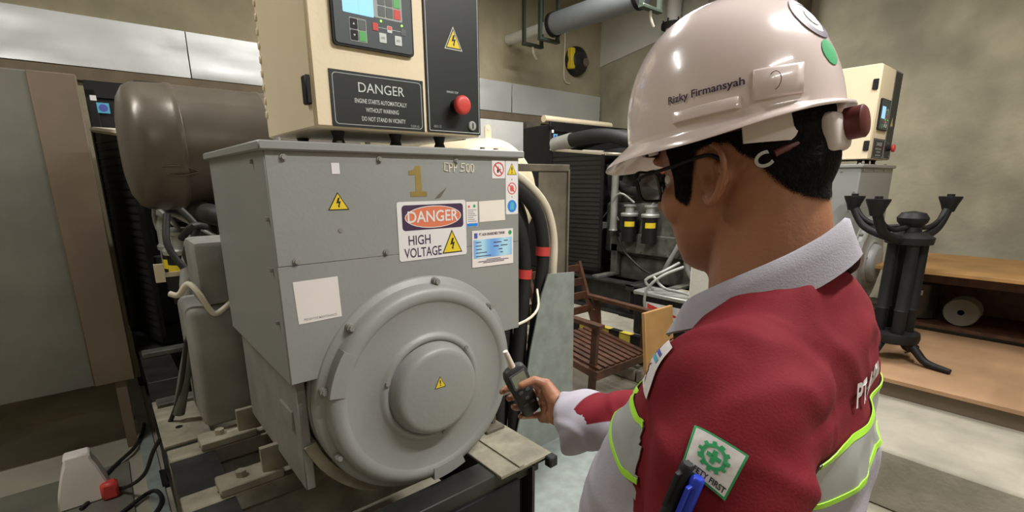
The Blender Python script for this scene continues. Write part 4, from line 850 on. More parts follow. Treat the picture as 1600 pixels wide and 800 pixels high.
# battery box with red and white label
t = thing('battery', 'black battery box with red and white arrow label beside the far generator', 'battery', (3.5, 2.1, 0.25))
bm = B(); box(bm, 3.40, 3.62, 1.85, 2.42, 0.2565, 0.60, 0.01); obj('battery_case', bm, M['black'], t)
bm = B(); box(bm, 3.39, 3.63, 1.84, 2.43, 0.60, 0.635, 0.008); obj('battery_lid', bm, M['pipe_silver'], t)
bm = B(); prism(bm, [(-2.3, 0.44), (-1.93, 0.44), (-1.93, 0.555), (-2.3, 0.555)], (3.399, 0, 0), -Y3, Z3, -X3, 0, 0.002); l = obj('label_plate', bm, M['sticker_white'], t, smooth=False)
bm = B(); prism(bm, [(-2.285, 0.46), (-1.96, 0.475), (-2.285, 0.545)], (3.397, 0, 0), -Y3, Z3, -X3, 0, 0.001); obj('red_arrow', bm, M['red'], l, smooth=False)
bm = B(); prism(bm, rrect(-2.27, -2.08, 0.484, 0.502), (3.396, 0, 0), -Y3, Z3, -X3, 0, 0.001); obj('arrow_word', bm, M['sticker_white'], l, smooth=False)
for pts in ([(3.5, 2.3, 0.64), (3.46, 2.36, 0.72), (3.55, 2.25, 0.80), (3.7, 2.2, 0.86)], [(3.45, 2.28, 0.35), (3.385, 2.30, 0.5), (3.385, 2.29, 0.66), (3.45, 2.2, 0.78), (3.6, 2.1, 0.85)], [(3.48, 1.9, 0.65), (3.43, 2.0, 0.68), (3.42, 2.15, 0.69), (3.46, 2.28, 0.76)]):
    bm = B(); tube(bm, pts, 0.012, 8, sub=4); obj('lead', bm, M['pipe_silver'], t)

# black pedestal stand with four posts and curved arms, plywood platform, back bench
CX, CY, ZP = 3.78, 0.71, 0.42
t = thing('pedestal_stand', 'black pedestal stand with four posts and three curved arms on the plywood platform', 'stand', (CX, CY, ZP))
for i, a in enumerate((30, 120, 210, 300)):
    p = V((CX+0.075*math.cos(R(a)), CY+0.075*math.sin(R(a)), 0)); bm = B()
    lathe(bm, [(0.034, 0.56), (0.034, 0.74), (0.038, 0.75), (0.034, 0.76), (0.031, 1.17), (0.034, 1.20)], p, Z3, 16); obj('post', bm, M['black'], t)
bm = B(); lathe(bm, [(0.03, 0.535), (0.14, 0.545), (0.145, 0.57), (0.14, 0.60), (0.03, 0.61)], (CX, CY, 0), Z3, 28); obj('lower_disc', bm, M['black'], t)
bm = B(); lathe(bm, [(0.03, 1.15), (0.12, 1.16), (0.125, 1.20), (0.09, 1.22), (0.055, 1.235), (0.05, 1.26), (0.075, 1.29), (0.08, 1.315), (0.06, 1.345), (0.01, 1.355)], (CX, CY, 0), Z3, 28); obj('hub', bm, M['black'], t)
for a in (68, 165, 345):
    d = V((math.cos(R(a)), math.sin(R(a)), 0)); bm = B(); c = V((CX, CY, 0))
    tube(bm, [c+Z3*1.18+d*0.06, c+Z3*1.20+d*0.18, c+Z3*1.25+d*0.30, c+Z3*1.36+d*0.38], [0.03, 0.028, 0.026, 0.026], 12, sub=4)
    tube(bm, [c+Z3*1.26+d*0.05, c+Z3*1.25+d*0.18, c+Z3*1.29+d*0.30, c+Z3*1.36+d*0.37], [0.016, 0.014, 0.014, 0.02], 10, sub=4)
    lathe(bm, [(0.03, 1.34), (0.042, 1.38), (0.060, 1.425), (0.060, 1.435), (0.02, 1.435), (0.02, 1.45), (0.005, 1.45)], c+d*0.385, Z3, 18); obj('curved_arm', bm, M['black'], t)
for a in (75, 165, 255, 345):
    d = V((math.cos(R(a)), math.sin(R(a)), 0)); c = V((CX, CY, 0))
    bm = B(); tube(bm, [c+Z3*0.55+d*0.10, c+Z3*0.50+d*0.15, c+Z3*0.45+d*0.21, c+Z3*(ZP+0.017)+d*0.33], [0.026, 0.024, 0.022, 0.016], 12, sub=4); obj('foot', bm, M['black'], t)
t = thing('plywood_platform', 'pinkish plywood platform on wooden blocks under the black stand', 'platform', (4.0, 0.55, 0.30))
bm = B(); box(bm, 3.36, 4.7, -0.1, 0.95, ZP-0.025, ZP, 0.002); obj('deck', bm, M['ply2'], t)
for x in (3.40, 4.0, 4.6):
    bm = B(); box(bm, x, x+0.08, -0.08, 0.93, 0.30, ZP-0.025, 0.003); obj('bearer', bm, M['cabinet_brown'], t)
t = thing('work_bench', 'dark bench with light plywood top behind the black stand', 'bench', (5.2, 0.4, 0.30))
bm = B(); box(bm, 4.36, 5.45, -0.5, 1.0, 0.895, 0.92, 0.002); obj('bench_top', bm, M['ply'], t)
for x in (4.76, 5.38):
    for y in (-0.42, 0.90):
        bm = B(); box(bm, x-0.03, x+0.03, y-0.03, y+0.03, 0.30, 0.895); obj('leg', bm, M['wood_dark'], t)
bm = B(); box(bm, 4.74, 4.78, -0.45, 0.92, 0.78, 0.895); obj('apron', bm, M['wood_dark'], t)
bm = B(); box(bm, 4.73, 5.42, -0.45, 0.92, 0.44, 0.465); obj('shelf', bm, M['wood_dark'], t)
bm = B(); box(bm, 5.36, 5.38, -0.45, 0.92, 0.465, 0.895); obj('back_panel', bm, M['wood_dark'], t)
t = thing('paint_can', 'black can with white label on the bench shelf', 'can', (4.95, 0.80, 0.465))
bm = B(); lathe(bm, [(0.10, 0.0), (0.13, 0.01), (0.13, 0.27), (0.135, 0.28), (0.12, 0.285), (0.01, 0.285)], (4.95, 0.80, 0.466), Z3, 28); c = obj('can_wall', bm, M['glass_dark'], t)
bm = B(); box(bm, 4.812, 4.824, 0.76, 0.84, 0.66, 0.70, 0.002); obj('can_label', bm, M['sticker_white'], c)
t = thing('cable_reel', 'pale round cable reel on the bench shelf at the right edge', 'reel', (4.9, 0.52, 0.465))
bm = B()
for x in (4.80, 4.95):
    bm = B(); lathe(bm, [(0.03, x), (0.10, x), (0.105, x+0.008), (0.10, x+0.016), (0.03, x+0.016)], (0, 0.52, 0.572), X3, 28); obj('flange', bm, M['cabinet_grey'], t)
bm = B(); lathe(bm, [(0.02, 4.80), (0.07, 4.81), (0.07, 4.955), (0.02, 4.96)], (0, 0.52, 0.572), X3, 24); obj('wound_cable', bm, M['green_dark'], t)

# ------------------------------------------------------------------ the worker
EAR = V((0.600, 0.277, 1.555))
HM = Matrix.Translation(EAR) @ Matrix.Rotation(R(-12), 4, 'X')
def H(x, y, z): return HM @ V((x, y, z))
PO = V((0.60, 0.27, 0))
person = thing('person', 'worker in white helmet and maroon and grey jacket holding a black meter', 'person', PO)

def sring(cx, cy, z, w, yb, yf, n=28, e=2.3):
    out = []
    for k in range(n):
        a = 2*PI*k/n; c, s = math.cos(a), math.sin(a)
        x = w*abs(c)**(2/e)*(1 if c >= 0 else -1); yy = abs(s)**(2/e)*(1 if s >= 0 else -1)
        m, h = (yf+yb)/2, (yf-yb)/2
        out.append(V((cx+x, cy+m+h*yy, z)))
    return out
bm = B()
# head (local), later moved to its place
ellip(bm, (0, 0.002, 0.047), (0.077, 0.092, 0.086), seg=32, ring=24)
ellip(bm, (0, -0.022, 0.005), (0.066, 0.070, 0.062), seg=28, ring=18)
FS = [(0.075, 0.064, -0.03, 0.086), (0.050, 0.069, -0.03, 0.094), (0.036, 0.070, -0.03, 0.095), (0.018, 0.070, -0.03, 0.083), (0.002, 0.071, -0.03, 0.084), (-0.018, 0.072, -0.025, 0.089), (-0.038, 0.069, -0.02, 0.091),
      (-0.058, 0.064, -0.012, 0.089), (-0.075, 0.056, -0.002, 0.088), (-0.092, 0.044, 0.012, 0.086), (-0.104, 0.031, 0.024, 0.078), (-0.111, 0.018, 0.034, 0.066)]
loft(bm, [sring(0, 0, z, w, yb, yf) for z, w, yb, yf in FS])
capsule(bm, (0, 0.086, 0.022), (0, 0.112, -0.016), 0.0085, 0.0120)
for s in (-1, 1):
    ellip(bm, (s*0.013, 0.100, -0.022), (0.0085, 0.011, 0.0085)); ellip(bm, (s*0.030, 0.086, 0.036), (0.026, 0.011, 0.0075))
    ellip(bm, (s*0.046, 0.060, -0.022), (0.026, 0.026, 0.028)); ellip(bm, (s*0.031, 0.0765, 0.020), (0.016, 0.010, 0.0055)); ellip(bm, (s*0.031, 0.0765, 0.003), (0.015, 0.009, 0.005))
    ex = s*0.0735
    def ep(y, z, o=0.0): return V((ex+s*(0.011+o-(y+0.012)*0.45), y*1.1+0.004, z*1.08+0.000))
    ol = [(0.010, -0.004), (0.012, 0.010), (0.009, 0.023), (0.000, 0.030), (-0.010, 0.028), (-0.018, 0.017), (-0.019, 0.003), (-0.014, -0.010), (-0.008, -0.019), (-0.001, -0.027), (0.006, -0.026), (0.009, -0.018)]
    tube(bm, [ep(*q) for q in ol], [0.0042]*8+[0.005, 0.0058, 0.0055, 0.0045], 10, sub=4)
    tube(bm, [ep(0.004, 0.016, -0.002), ep(-0.006, 0.014, -0.001), ep(-0.009, 0.003, -0.001), ep(-0.004, -0.012, -0.001)], 0.0036, 8, sub=3)
    ellip(bm, ep(-0.003, 0.000, -0.009), (0.006, 0.015, 0.026)); ellip(bm, ep(0.010, -0.006, 0.001), (0.004, 0.0035, 0.007)); ellip(bm, (ex-s*0.004, 0.006, -0.002), (0.010, 0.012, 0.024))
ellip(bm, (0, 0.090, -0.044), (0.024, 0.0095, 0.0055)); ellip(bm, (0, 0.089, -0.0545), (0.021, 0.0095, 0.0065)); ellip(bm, (0, 0.080, -0.090), (0.020, 0.013, 0.013))
bmesh.ops.transform(bm, matrix=HM, verts=bm.verts)
# neck and trunk
tube(bm, [H(0, -0.016, 0.0), H(0, -0.018, -0.045), (0.6, 0.240, 1.46), (0.6, 0.232, 1.40), (0.6, 0.235, 1.34)], [0.062, 0.064, 0.066, 0.072, 0.085], 28, sub=3)
tube(bm, [H(0, 0.035, -0.068), (0.6, 0.250, 1.41)], [0.034, 0.046], 20)
def tring(z, cy, wx, back, front, e=2.5, n=40, sh=0.10, cx=0.6):
    r = sring(cx, 0, z, wx, back, front, n, e)
    for p in r: p.y += sh*(p.x-cx)
    return r
loft(bm, [tring(1.38, 0, 0.10, 0.18, 0.27), tring(1.32, 0, 0.15, 0.16, 0.30), tring(1.2, 0, 0.165, 0.15, 0.34), tring(1.0, 0, 0.15, 0.15, 0.39), tring(0.86, 0, 0.15, 0.14, 0.38), tring(0.80, 0, 0.14, 0.16, 0.36)])
RS, RE, RW = V((0.79, 0.29, 1.32)), V((0.872, 0.50, 1.035)), V((0.757, 0.735, 1.021))
LS, LE, LW = V((0.43, 0.19, 1.33)), V((0.388, 0.18, 1.08)), V((0.385, 0.26, 0.84))
for a, b, c in ((RS, RE, RW), (LS, LE, LW)):
    tube(bm, [a, (a+b)/2, b, b.lerp(c, 0.35), b.lerp(c, 0.8), c], [0.048, 0.042, 0.036, 0.036, 0.031, 0.029], 18, sub=3)
for s, fx in ((-1, 0.50), (1, 0.71)):
    tube(bm, [(0.6+s*0.085, 0.27, 0.86), (0.6+s*0.095, 0.28, 0.66), (fx, 0.28, 0.48), (fx, 0.25, 0.30), (fx, 0.24, 0.09)], [0.085, 0.078, 0.055, 0.052, 0.038], 20, sub=3)
    tube(bm, [(fx, 0.235, 0.06), (fx, 0.33, 0.05), (fx, 0.42, 0.035)], [0.036, 0.034, 0.022], 14, sub=2)
# right hand closed on the meter
KN = [V(p) for p in ((0.806, 0.855, 1.037), (0.824, 0.858, 1.006), (0.830, 0.856, 0.975), (0.830, 0.848, 0.946))]
PIP = [V(p) for p in ((0.775, 0.902, 1.022), (0.795, 0.900, 0.989), (0.808, 0.895, 0.957), (0.815, 0.880, 0.933))]
DIP = [V(p) for p in ((0.728, 0.893, 1.032), (0.746, 0.891, 1.004), (0.757, 0.886, 0.973), (0.769, 0.873, 0.949))]
TIP = [V(p) for p in ((0.699, 0.872, 1.040), (0.716, 0.866, 1.019), (0.727, 0.861, 0.994), (0.742, 0.853, 0.966))]
FR = [0.0098, 0.0100, 0.0096, 0.0086]
wr = [V((0.760, 0.742, 1.042)), V((0.760, 0.742, 1.028)), V((0.760, 0.742, 1.012)), V((0.762, 0.745, 0.998))]
for i in range(4):
    capsule(bm, wr[i], KN[i], 0.019, 0.0145, 14)
    capsule(bm, wr[i].lerp(KN[i], 0.45)+V((-0.012, 0, 0)), KN[i]+V((-0.008, -0.004, 0)), 0.016, 0.013, 12)
    r = FR[i]; capsule(bm, KN[i], PIP[i], r*1.22, r*1.06); capsule(bm, PIP[i], DIP[i], r*1.04, r*0.96); capsule(bm, DIP[i], TIP[i], r*0.95, r*0.84)
TH = [V((0.764, 0.755, 1.044)), V((0.763, 0.783, 1.070)), V((0.740, 0.800, 1.082)), V((0.708, 0.810, 1.075))]
capsule(bm, TH[0], TH[1], 0.021, 0.0155, 14); capsule(bm, TH[1], TH[2], 0.0135, 0.0115); capsule(bm, TH[2], TH[3], 0.0112, 0.0090)
capsule(bm, TH[1], KN[0], 0.012, 0.011); capsule(bm, (0.765, 0.76, 1.0), (0.79, 0.82, 0.96), 0.019, 0.015)
# left hand, relaxed
for i, (dx, dy) in enumerate(((0.0, 0.030), (0.0, 0.010), (0.0, -0.010), (0.0, -0.028))):
    k = LW+V((0.006, dy+0.008, -0.085+abs(dy)*0.2)); p = k+V((0.010, 0.010, -0.036)); q = p+V((0.014, 0.004, -0.022)); e = q+V((0.012, 0, -0.016))
    capsule(bm, LW+V((0, dy*0.5, -0.01)), k, 0.019, 0.0135); capsule(bm, k, p, 0.0102, 0.0095); capsule(bm, p, q, 0.0093, 0.0088); capsule(bm, q, e, 0.0086, 0.0076)
capsule(bm, LW+V((0, 0.018, -0.02)), LW+V((0.006, 0.045, -0.06)), 0.017, 0.0125); capsule(bm, LW+V((0.006, 0.045, -0.06)), LW+V((0.012, 0.052, -0.09)), 0.0112, 0.0102); capsule(bm, LW+V((0.012, 0.052, -0.09)), LW+V((0.018, 0.050, -0.115)), 0.010, 0.0085)
bm = remesh(bm, 0.0032, 5, 'body')
HI0 = HM.inverted()
for v in bm.verts:                                                # hollow of the ears
    p = HI0 @ v.co
    if abs(p.x) > 0.070 and abs(p.y) < 0.04 and abs(p.z) < 0.05:
        w = math.exp(-((p.y-0.003)/0.0075)**2-((p.z+0.003)/0.011)**2)*0.008+math.exp(-((p.y+0.002)/0.008)**2-((p.z-0.017)/0.006)**2)*0.004
        p.x -= math.copysign(w, p.x); v.co = HM @ p
body_bvh = BVHTree.FromBMesh(bm)
body = obj('body', bm, M['skin'], person, recalc=False, auto=180)
# eyes, brows
for s in (-1, 1):
    bm = B(); ellip(bm, H(s*0.031, 0.0745, 0.012), (0.0125, 0.0125, 0.0125)); e = obj('eye', bm, M['eye'], person)
    bm = B(); ellip(bm, H(s*0.031, 0.0840, 0.0095), (0.0055, 0.0035, 0.0055)); obj('iris', bm, M['ink'], e)
    bm = B(); tube(bm, [H(s*0.012, 0.098, 0.036), H(s*0.028, 0.098, 0.042), H(s*0.048, 0.088, 0.038)], [0.003, 0.004, 0.002], 8, sub=3); obj('eyebrow', bm, M['hair'], person)
# hair: a cap cast onto the head, with sideburns
def zb(t):
    K = [(0, 0.085), (40, 0.080), (45, 0.03), (49, -0.022), (58, -0.036), (63, -0.026), (66, 0.004), (71, 0.022), (90, 0.024), (101, 0.022), (108, 0.008), (118, 0.000), (128, -0.020), (142, -0.038), (158, -0.048), (180, -0.052)]
    t = abs(t)
    for (a, p), (b, q) in zip(K, K[1:]):
        if a <= t <= b: return p+(q-p)*(t-a)/(b-a)
    return K[-1][1]
bm = B(); NT, NZ = 144, 30; rows = []; el = bm.verts.layers.float.new('edge')
HI = HM.inverted()
def cast(t, z, off):
    o = H(0, -0.005, z); d = (HM.to_3x3() @ V((-math.sin(t), math.cos(t), 0))).normalized()
    h, n, i, dist = body_bvh.ray_cast(o, d, 0.2)
    if h is None: h = o+d*0.085
    return h+d*off
for j in range(NZ+1):
    row = []
    for k in range(NT):
        t = -180+360*k/NT; f = j/NZ; z = zb(t)+(0.116-zb(t))*f
        off = -0.001 if j == 0 else min(0.0055, 0.0012+0.012*f)+0.0016*noise.noise((k*0.9, j*0.45, 3))
        hv = bm.verts.new(cast(R(t), z, off)); hv[el] = min(1.0, f*(0.116-zb(t))/0.014); row.append(hv)
    rows.append(row)
for a, b in zip(rows, rows[1:]):
    for k in range(NT): bm.faces.new((a[k], a[(k+1) % NT], b[(k+1) % NT], b[k]))
bm.faces.new(rows[-1]); bmesh.ops.smooth_vert(bm, verts=[v for r in rows[1:] for v in r], factor=0.4, use_axis_x=True, use_axis_y=True, use_axis_z=True)
obj('hair', bm, M['hair_cap'], person, auto=180)

# jacket
bm = B()
TR = [(0.86, 0.205, 0.112, 0.425), (0.95, 0.212, 0.106, 0.440), (1.06, 0.216, 0.108, 0.445), (1.14, 0.220, 0.107, 0.435), (1.22, 0.226, 0.112, 0.405), (1.29, 0.230, 0.120, 0.370), (1.34, 0.222, 0.128, 0.345), (1.385, 0.190, 0.136, 0.322), (1.415, 0.150, 0.150, 0.300), (1.435, 0.115, 0.160, 0.285), (1.45, 0.09, 0.168, 0.272)]
loft(bm, [tring(z, 0, w, b, f, e=2.1, sh=0.04) for z, w, b, f in TR])
for v in bm.verts: v.co.z -= 0.30*max(0.0, v.co.y-0.17)*min(1.0, max(0.0, (v.co.z-1.12)/0.25))
ellip(bm, (0.47, 0.205, 1.33), (0.10, 0.085, 0.085)); ellip(bm, (0.73, 0.235, 1.33), (0.10, 0.085, 0.085))
tube(bm, [(0.50, 0.205, 1.365), (0.445, 0.190, 1.345), (0.407, 0.180, 1.29), (0.390, 0.174, 1.20), (0.386, 0.178, 1.08), (0.386, 0.22, 0.95), (0.386, 0.25, 0.865)], [0.058, 0.066, 0.070, 0.069, 0.066, 0.062, 0.060], 28, sub=4)
tube(bm, [(0.72, 0.265, 1.395), (0.785, 0.29, 1.36), (0.845, 0.38, 1.24), (0.87, 0.49, 1.07), (0.848, 0.59, 1.022), (0.800, 0.655, 1.012), (0.752, 0.722, 1.000)], [0.062, 0.076, 0.074, 0.070, 0.068, 0.068, 0.073], 28, sub=4)
bm = remesh(bm, 0.006, 30, 'jacket')
def seg_t(p, a, b):
    d = b-a; t = max(0, min(1, (p-a).dot(d)/d.dot(d))); return t, (a+d*t-p).length
LA = [V(p) for p in ((0.445, 0.190, 1.345), (0.407, 0.180, 1.29), (0.390, 0.174, 1.20), (0.386, 0.178, 1.08), (0.386, 0.25, 0.865))]
RA = [V(p) for p in ((0.785, 0.29, 1.36), (0.845, 0.38, 1.24), (0.87, 0.49, 1.07), (0.848, 0.59, 1.022), (0.752, 0.722, 0.998))]
def inarm(p, A, r=0.079): return min(seg_t(p, a, b)[1] for a, b in zip(A, A[1:])) < r
SLOPE = -0.085
def q_of(p): return p.z-(1.298-SLOPE*(p.y-0.11))
bm.normal_update()
for v in bm.verts:                                                # folds
    p = v.co
    n = noise.noise(p*7.0)*0.007+noise.noise(V((p.x*9, p.y*9+p.x*6, p.z*24))+V((3, 1, 7)))*0.0045
    rd = 1.0-abs(noise.noise(V((p.x*11, p.y*11, p.z*11))+V((9, 4, 2))))*4; n += 0.004*max(0.0, rd)
    if inarm(p, RA, 0.085) and p.y > 0.45: n += 0.004*math.sin(p.y*95+p.z*40)
    if inarm(p, LA, 0.085): n += 0.0025*math.sin(p.z*70+p.y*50)
    if p.x > 0.43 and p.z < 1.33 and p.y < 0.3: n += 0.004*math.sin(p.z*42+p.x*30+2*noise.noise(p*5))
    v.co = p+v.normal*n
bm.normal_update()
jbvh = BVHTree.FromBMesh(bm)
lay = bm.verts.layers.float.new('zone'); arm_l = {}
for v in bm.verts:
    p = v.co; la = inarm(p, LA) and p.z < 1.36 and p.x < 0.462; ra = inarm(p, RA) and p.x > 0.735
    arm_l[v.index] = la or ra
    if la: z = -0.05
    elif ra:
        if p.y < 0.50: z = -0.05
        else:
            t, d = seg_t(p, RA[3], RA[4]); ax = RA[3].lerp(RA[4], t)
            z = max((p.y-0.668), -(p.z-ax.z-0.028)) if p.y > 0.50 else -0.05
    else: z = -(q_of(p)+0.002)
    v[lay] = z
tape_src = bm.copy()
jacket = obj('jacket', bm, M['jacket'], person, recalc=False, auto=180)
def band(src, lo, hi, off, name, m, parent):
    b = src.copy(); b.verts.ensure_lookup_table(); b.verts.index_update()
    bad = [f for f in b.faces if all(arm_l.get(v.index, False) for v in f.verts) or f.calc_center_median().z < 0.9]
    bmesh.ops.delete(b, geom=bad, context='FACES')
    no = V((0, SLOPE, 1)).normalized()
    for h, s in ((lo, -1), (hi, 1)):
        co = V((0.6, 0.11, 1.298+h))
        bmesh.ops.bisect_plane(b, geom=b.verts[:]+b.edges[:]+b.faces[:], plane_co=co, plane_no=no, clear_outer=(s > 0), clear_inner=(s < 0))
    b.normal_update()
    for v in b.verts: v.co += v.normal*off
    r = bmesh.ops.extrude_face_region(b, geom=b.faces[:])
    nv = [e for e in r['geom'] if isinstance(e, bmesh.types.BMVert)]
    b.normal_update()
    for v in nv: v.co += v.normal*0.0012
    return obj(name, b, m, parent, auto=60)
tp = band(tape_src, -0.052, 0.0, 0.0012, 'reflective_tape', M['tape'], jacket)
for h in (0.0, -0.052):
    o = band(tape_src, h-0.0028, h+0.0028, 0.0022, 'neon_piping', M['neon'], jacket)
tape_src.free()
# collar: a standing folded strip round the neck
bm = B(); n = 48; rings = []
for k in range(n+1):
    a = R(-158+316*k/n)                                            # 0 = back of the neck
    cx, cy = 0.6, 0.252
    s = abs(k/n-0.5)*2
    zt = 1.510-0.128*s**1.1; fl = 0.036+0.010*math.sin(PI*s)
    rx, ry = 0.078+0.002*s, 0.080-0.004*s
    dx, dy = math.sin(a), -math.cos(a)
    pts = []
    for w, z in ((-0.004, -0.035), (-0.001, -0.008), (0.002, 0.0), (0.007, -0.001), (0.014, -0.016), (0.024, -fl), (0.021, -fl-0.002), (0.010, -0.018)):
        wob = 0.0015*noise.noise((k*0.35, z*40, 2))
        pts.append(V((cx+dx*(rx+w+wob), cy+dy*(ry+w+wob)+0.10*(dx*rx)*0.3, zt+z)))
    rings.append(pts)
loft(bm, rings); obj('collar', bm, M['lav'], jacket, auto=60)

# sleeve patch with the green gear and cross
PC = [V((0.3409, 0.1871, 1.3166)), V((0.347, 0.151, 1.3002)), V((0.3669, 0.1446, 1.3351)), V((0.3631, 0.1901, 1.3446))]
bm = B(); at = patch(bm, jbvh, PC, 0.0030); pch = obj('safety_patch', bm, M['patch_green'], jacket, recalc=False, auto=180); pch['label'] = 'white safety first patch with green gear and cross'
def quadgrid(x0, x1, y0, y1, n=12):
    vs = [(x0+(x1-x0)*i/n, y0+(y1-y0)*j/n) for j in range(n+1) for i in range(n+1)]
    return vs, [(j*(n+1)+i, j*(n+1)+i+1, (j+1)*(n+1)+i+1, (j+1)*(n+1)+i) for j in range(n) for i in range(n)]
def ringgrid(cx, cy, ro, ri, n=96, m=3):
    vs = []; fs = []
    for j in range(m+1):
        for i in range(n):
            a = 2*PI*i/n; r = (ro(a) if callable(ro) else ro); r = ri+(r-ri)*j/m; vs.append((cx+r*math.cos(a), cy+r*math.sin(a)))
    for j in range(m):
        for i in range(n): fs.append((j*n+i, j*n+(i+1) % n, (j+1)*n+(i+1) % n, (j+1)*n+i))
    return vs, fs
bm = B(); on_patch(bm, at, [quadgrid(0.045, 0.955, 0.045, 0.955, 14)], 0.0036); obj('patch_field', bm, M['thread_white'], pch, recalc=False, auto=180)
bm = B(); on_patch(bm, at, [ringgrid(0.50, 0.57, lambda a: 0.31 if (a*11/(2*PI)) % 1 < 0.5 else 0.25, 0.185, 132)], 0.0043); obj('gear', bm, M['patch_green'], pch, recalc=False, smooth=False)
bm = B(); on_patch(bm, at, [quadgrid(0.455, 0.545, 0.43, 0.71, 6), quadgrid(0.36, 0.64, 0.525, 0.615, 6)], 0.0043); obj('cross', bm, M['patch_green'], pch, recalc=False, smooth=False)
def ptext(bm, at, s, size, cx, cy, lift, **kw):
    vs, fs = text2d(s, size, **kw); on_patch(bm, at, [([(cx+a, cy+b) for a, b in vs], fs)], lift)
bm = B(); ptext(bm, at, 'SAFETY FIRST', 0.165, 0.5, 0.135, 0.0043, bold=0.004, sx=0.86); obj('lettering', bm, M['ink'], pch, recalc=False, smooth=False)
# chest patch and back lettering
bm = B(); at = patch(bm, jbvh, [(0.3925, 0.254, 1.335), (0.4155, 0.2445, 1.3872), (0.450, 0.262, 1.388), (0.432, 0.288, 1.335)], 0.003); cp = obj('chest_patch', bm, M['thread_white'], jacket, recalc=False, auto=180); cp['label'] = 'white chest patch with dark letters and blue bars'
bm = B(); on_patch(bm, at, [quadgrid(0.60, 0.68, 0.15, 0.8, 4)], 0.0037); obj('cyan_bar', bm, M['cyan'], cp, recalc=False)
bm = B(); on_patch(bm, at, [quadgrid(0.72, 0.79, 0.15, 0.8, 4)], 0.0037); obj('blue_bar', bm, M['logo_blue'], cp, recalc=False)
bm = B(); vs, fs = text2d('AZA', 0.42, bold=0.01, sx=0.8); on_patch(bm, at, [([(0.31+a*0.62, 0.5+b) for a, b in vs], fs)], 0.0037); obj('lettering', bm, M['ink_purple'], cp, recalc=False, smooth=False)
bm = B(); vs, fs = text2d('PT. ALFA', 0.036, align='LEFT', bold=0.0011, sx=0.72)
bt = []
for a, b in vs:
    p = V((0.558+a, -0.1, 1.334+b)); h = jbvh.ray_cast(V((p.x, -0.2, p.z)), V((0, 1, 0)), 1.0)[0]
    bt.append(h+V((-0.0004, -0.0030, 0)))
bv = [bm.verts.new(p) for p in bt]
for f in fs:
    try: bm.faces.new([bv[i] for i in f])
    except ValueError: pass
obj('back_lettering', bm, M['thread_white'], jacket, recalc=False, smooth=False)

# trousers, boots
bm = B()
loft(bm, [tring(z, 0, w, b, f) for z, w, b, f in ((0.95, 0.165, 0.135, 0.40), (0.90, 0.175, 0.13, 0.405), (0.80, 0.18, 0.13, 0.40), (0.74, 0.165, 0.15, 0.38))])
for s, fx in ((-1, 0.50), (1, 0.71)):
    tube(bm, [(0.6+s*0.085, 0.27, 0.84), (0.6+s*0.095, 0.28, 0.66), (fx, 0.28, 0.48), (fx, 0.25, 0.30), (fx, 0.24, 0.10)], [0.098, 0.096, 0.080, 0.074, 0.072], 24, sub=4)
bm = remesh(bm, 0.008, 5, 'trousers'); obj('trousers', bm, M['trouser'], person, recalc=False, auto=180)
for fx in (0.50, 0.71):
    bm = B(); loft(bm, [[V((fx+w*math.cos(a), y+0.0*a, max(0.022, zc+h*math.sin(a)))) for a in [2*PI*k/20 for k in range(20)]] for y, w, zc, h in ((0.165, 0.02, 0.07, 0.03), (0.175, 0.038, 0.07, 0.06), (0.22, 0.045, 0.08, 0.075), (0.27, 0.045, 0.07, 0.07), (0.33, 0.048, 0.05, 0.055), (0.40, 0.046, 0.045, 0.045), (0.445, 0.032, 0.045, 0.035), (0.455, 0.012, 0.045, 0.015))])
    cyl(bm, (fx, 0.225, 0.08), (fx, 0.225, 0.17), 0.052, 0.055); b = obj('boot', bm, M['boot'], person)
    bm = B(); loft(bm, [[V((fx+w*math.cos(a), 0.31+0.15*math.sin(a), z)) for a in [2*PI*k/24 for k in range(24)]] for z, w in ((0.0, 0.048), (0.022, 0.05))]); obj('sole', bm, M['rubber'], b)

# ------------------------------------------------------------------ helmet
HC = V((0.602, 0.309, 1.611))
TM = Matrix.Translation(HC) @ Matrix.Rotation(R(-9), 4, 'X') @ Matrix.Rotation(R(-3), 4, 'Y')
def T(x, y, z): return TM @ V((x, y, z))
AX, AY, HH, PE = 0.111, 0.1195, 0.138, 2.2
helmet = thing('hard_hat', 'glossy pale pink-white hard hat on the worker head', 'helmet', HC)
def srad(h): return max(0.0, 1-h**PE)**(1/PE)
def dome(phi, h, inset=0.0):
    s = srad(h); x, y = math.sin(phi), math.cos(phi)
    yo = 1.0+0.03*max(0, -y)*(1-h)
    rx, ry = (AX-inset)*s, (AY-inset)*s*yo
    z = (HH-inset)*h
    px = x*rx; py = y*ry
    if h > 0.5 and inset == 0: z += 0.0035*max(0, 1-(px/0.03)**2)*min(1, (h-0.5)*4)
    return V((px, py, z))
def rim(phi, f, dz=0.0):
    c, s = math.cos(phi), math.sin(phi)
    b = dome(phi, 0); e = 0.010+0.032*max(0, c)**2.2-0.001*max(0, -c)**2
    d = V((s, c, 0)); drop = -0.004-0.024*max(0, c)**2-0.008*abs(s)**3
    return b+d*e*f+V((0, 0, drop*f+dz-0.008*abs(s)**3))
bm = B(); NP = 96; hs = [0.0, 0.04, 0.10, 0.18, 0.28, 0.38, 0.48, 0.58, 0.67, 0.75, 0.82, 0.88, 0.93, 0.965, 0.985, 0.997]
ph = [2*PI*k/NP for k in range(NP)]
def sagd(p, h): return V((0, 0, -0.008*abs(math.sin(p))**3*(1-h)**2))
rg = [[TM @ (dome(p, h)+sagd(p, h)) for p in ph] for h in hs[::-1]]
rg += [[TM @ rim(p, f) for p in ph] for f in (0.25, 0.6, 0.92)]
rg += [[TM @ rim(p, 1.0, -0.002) for p in ph]]
rg += [[TM @ rim(p, f, -0.0035) for p in ph] for f in (0.9, 0.5, 0.0)]
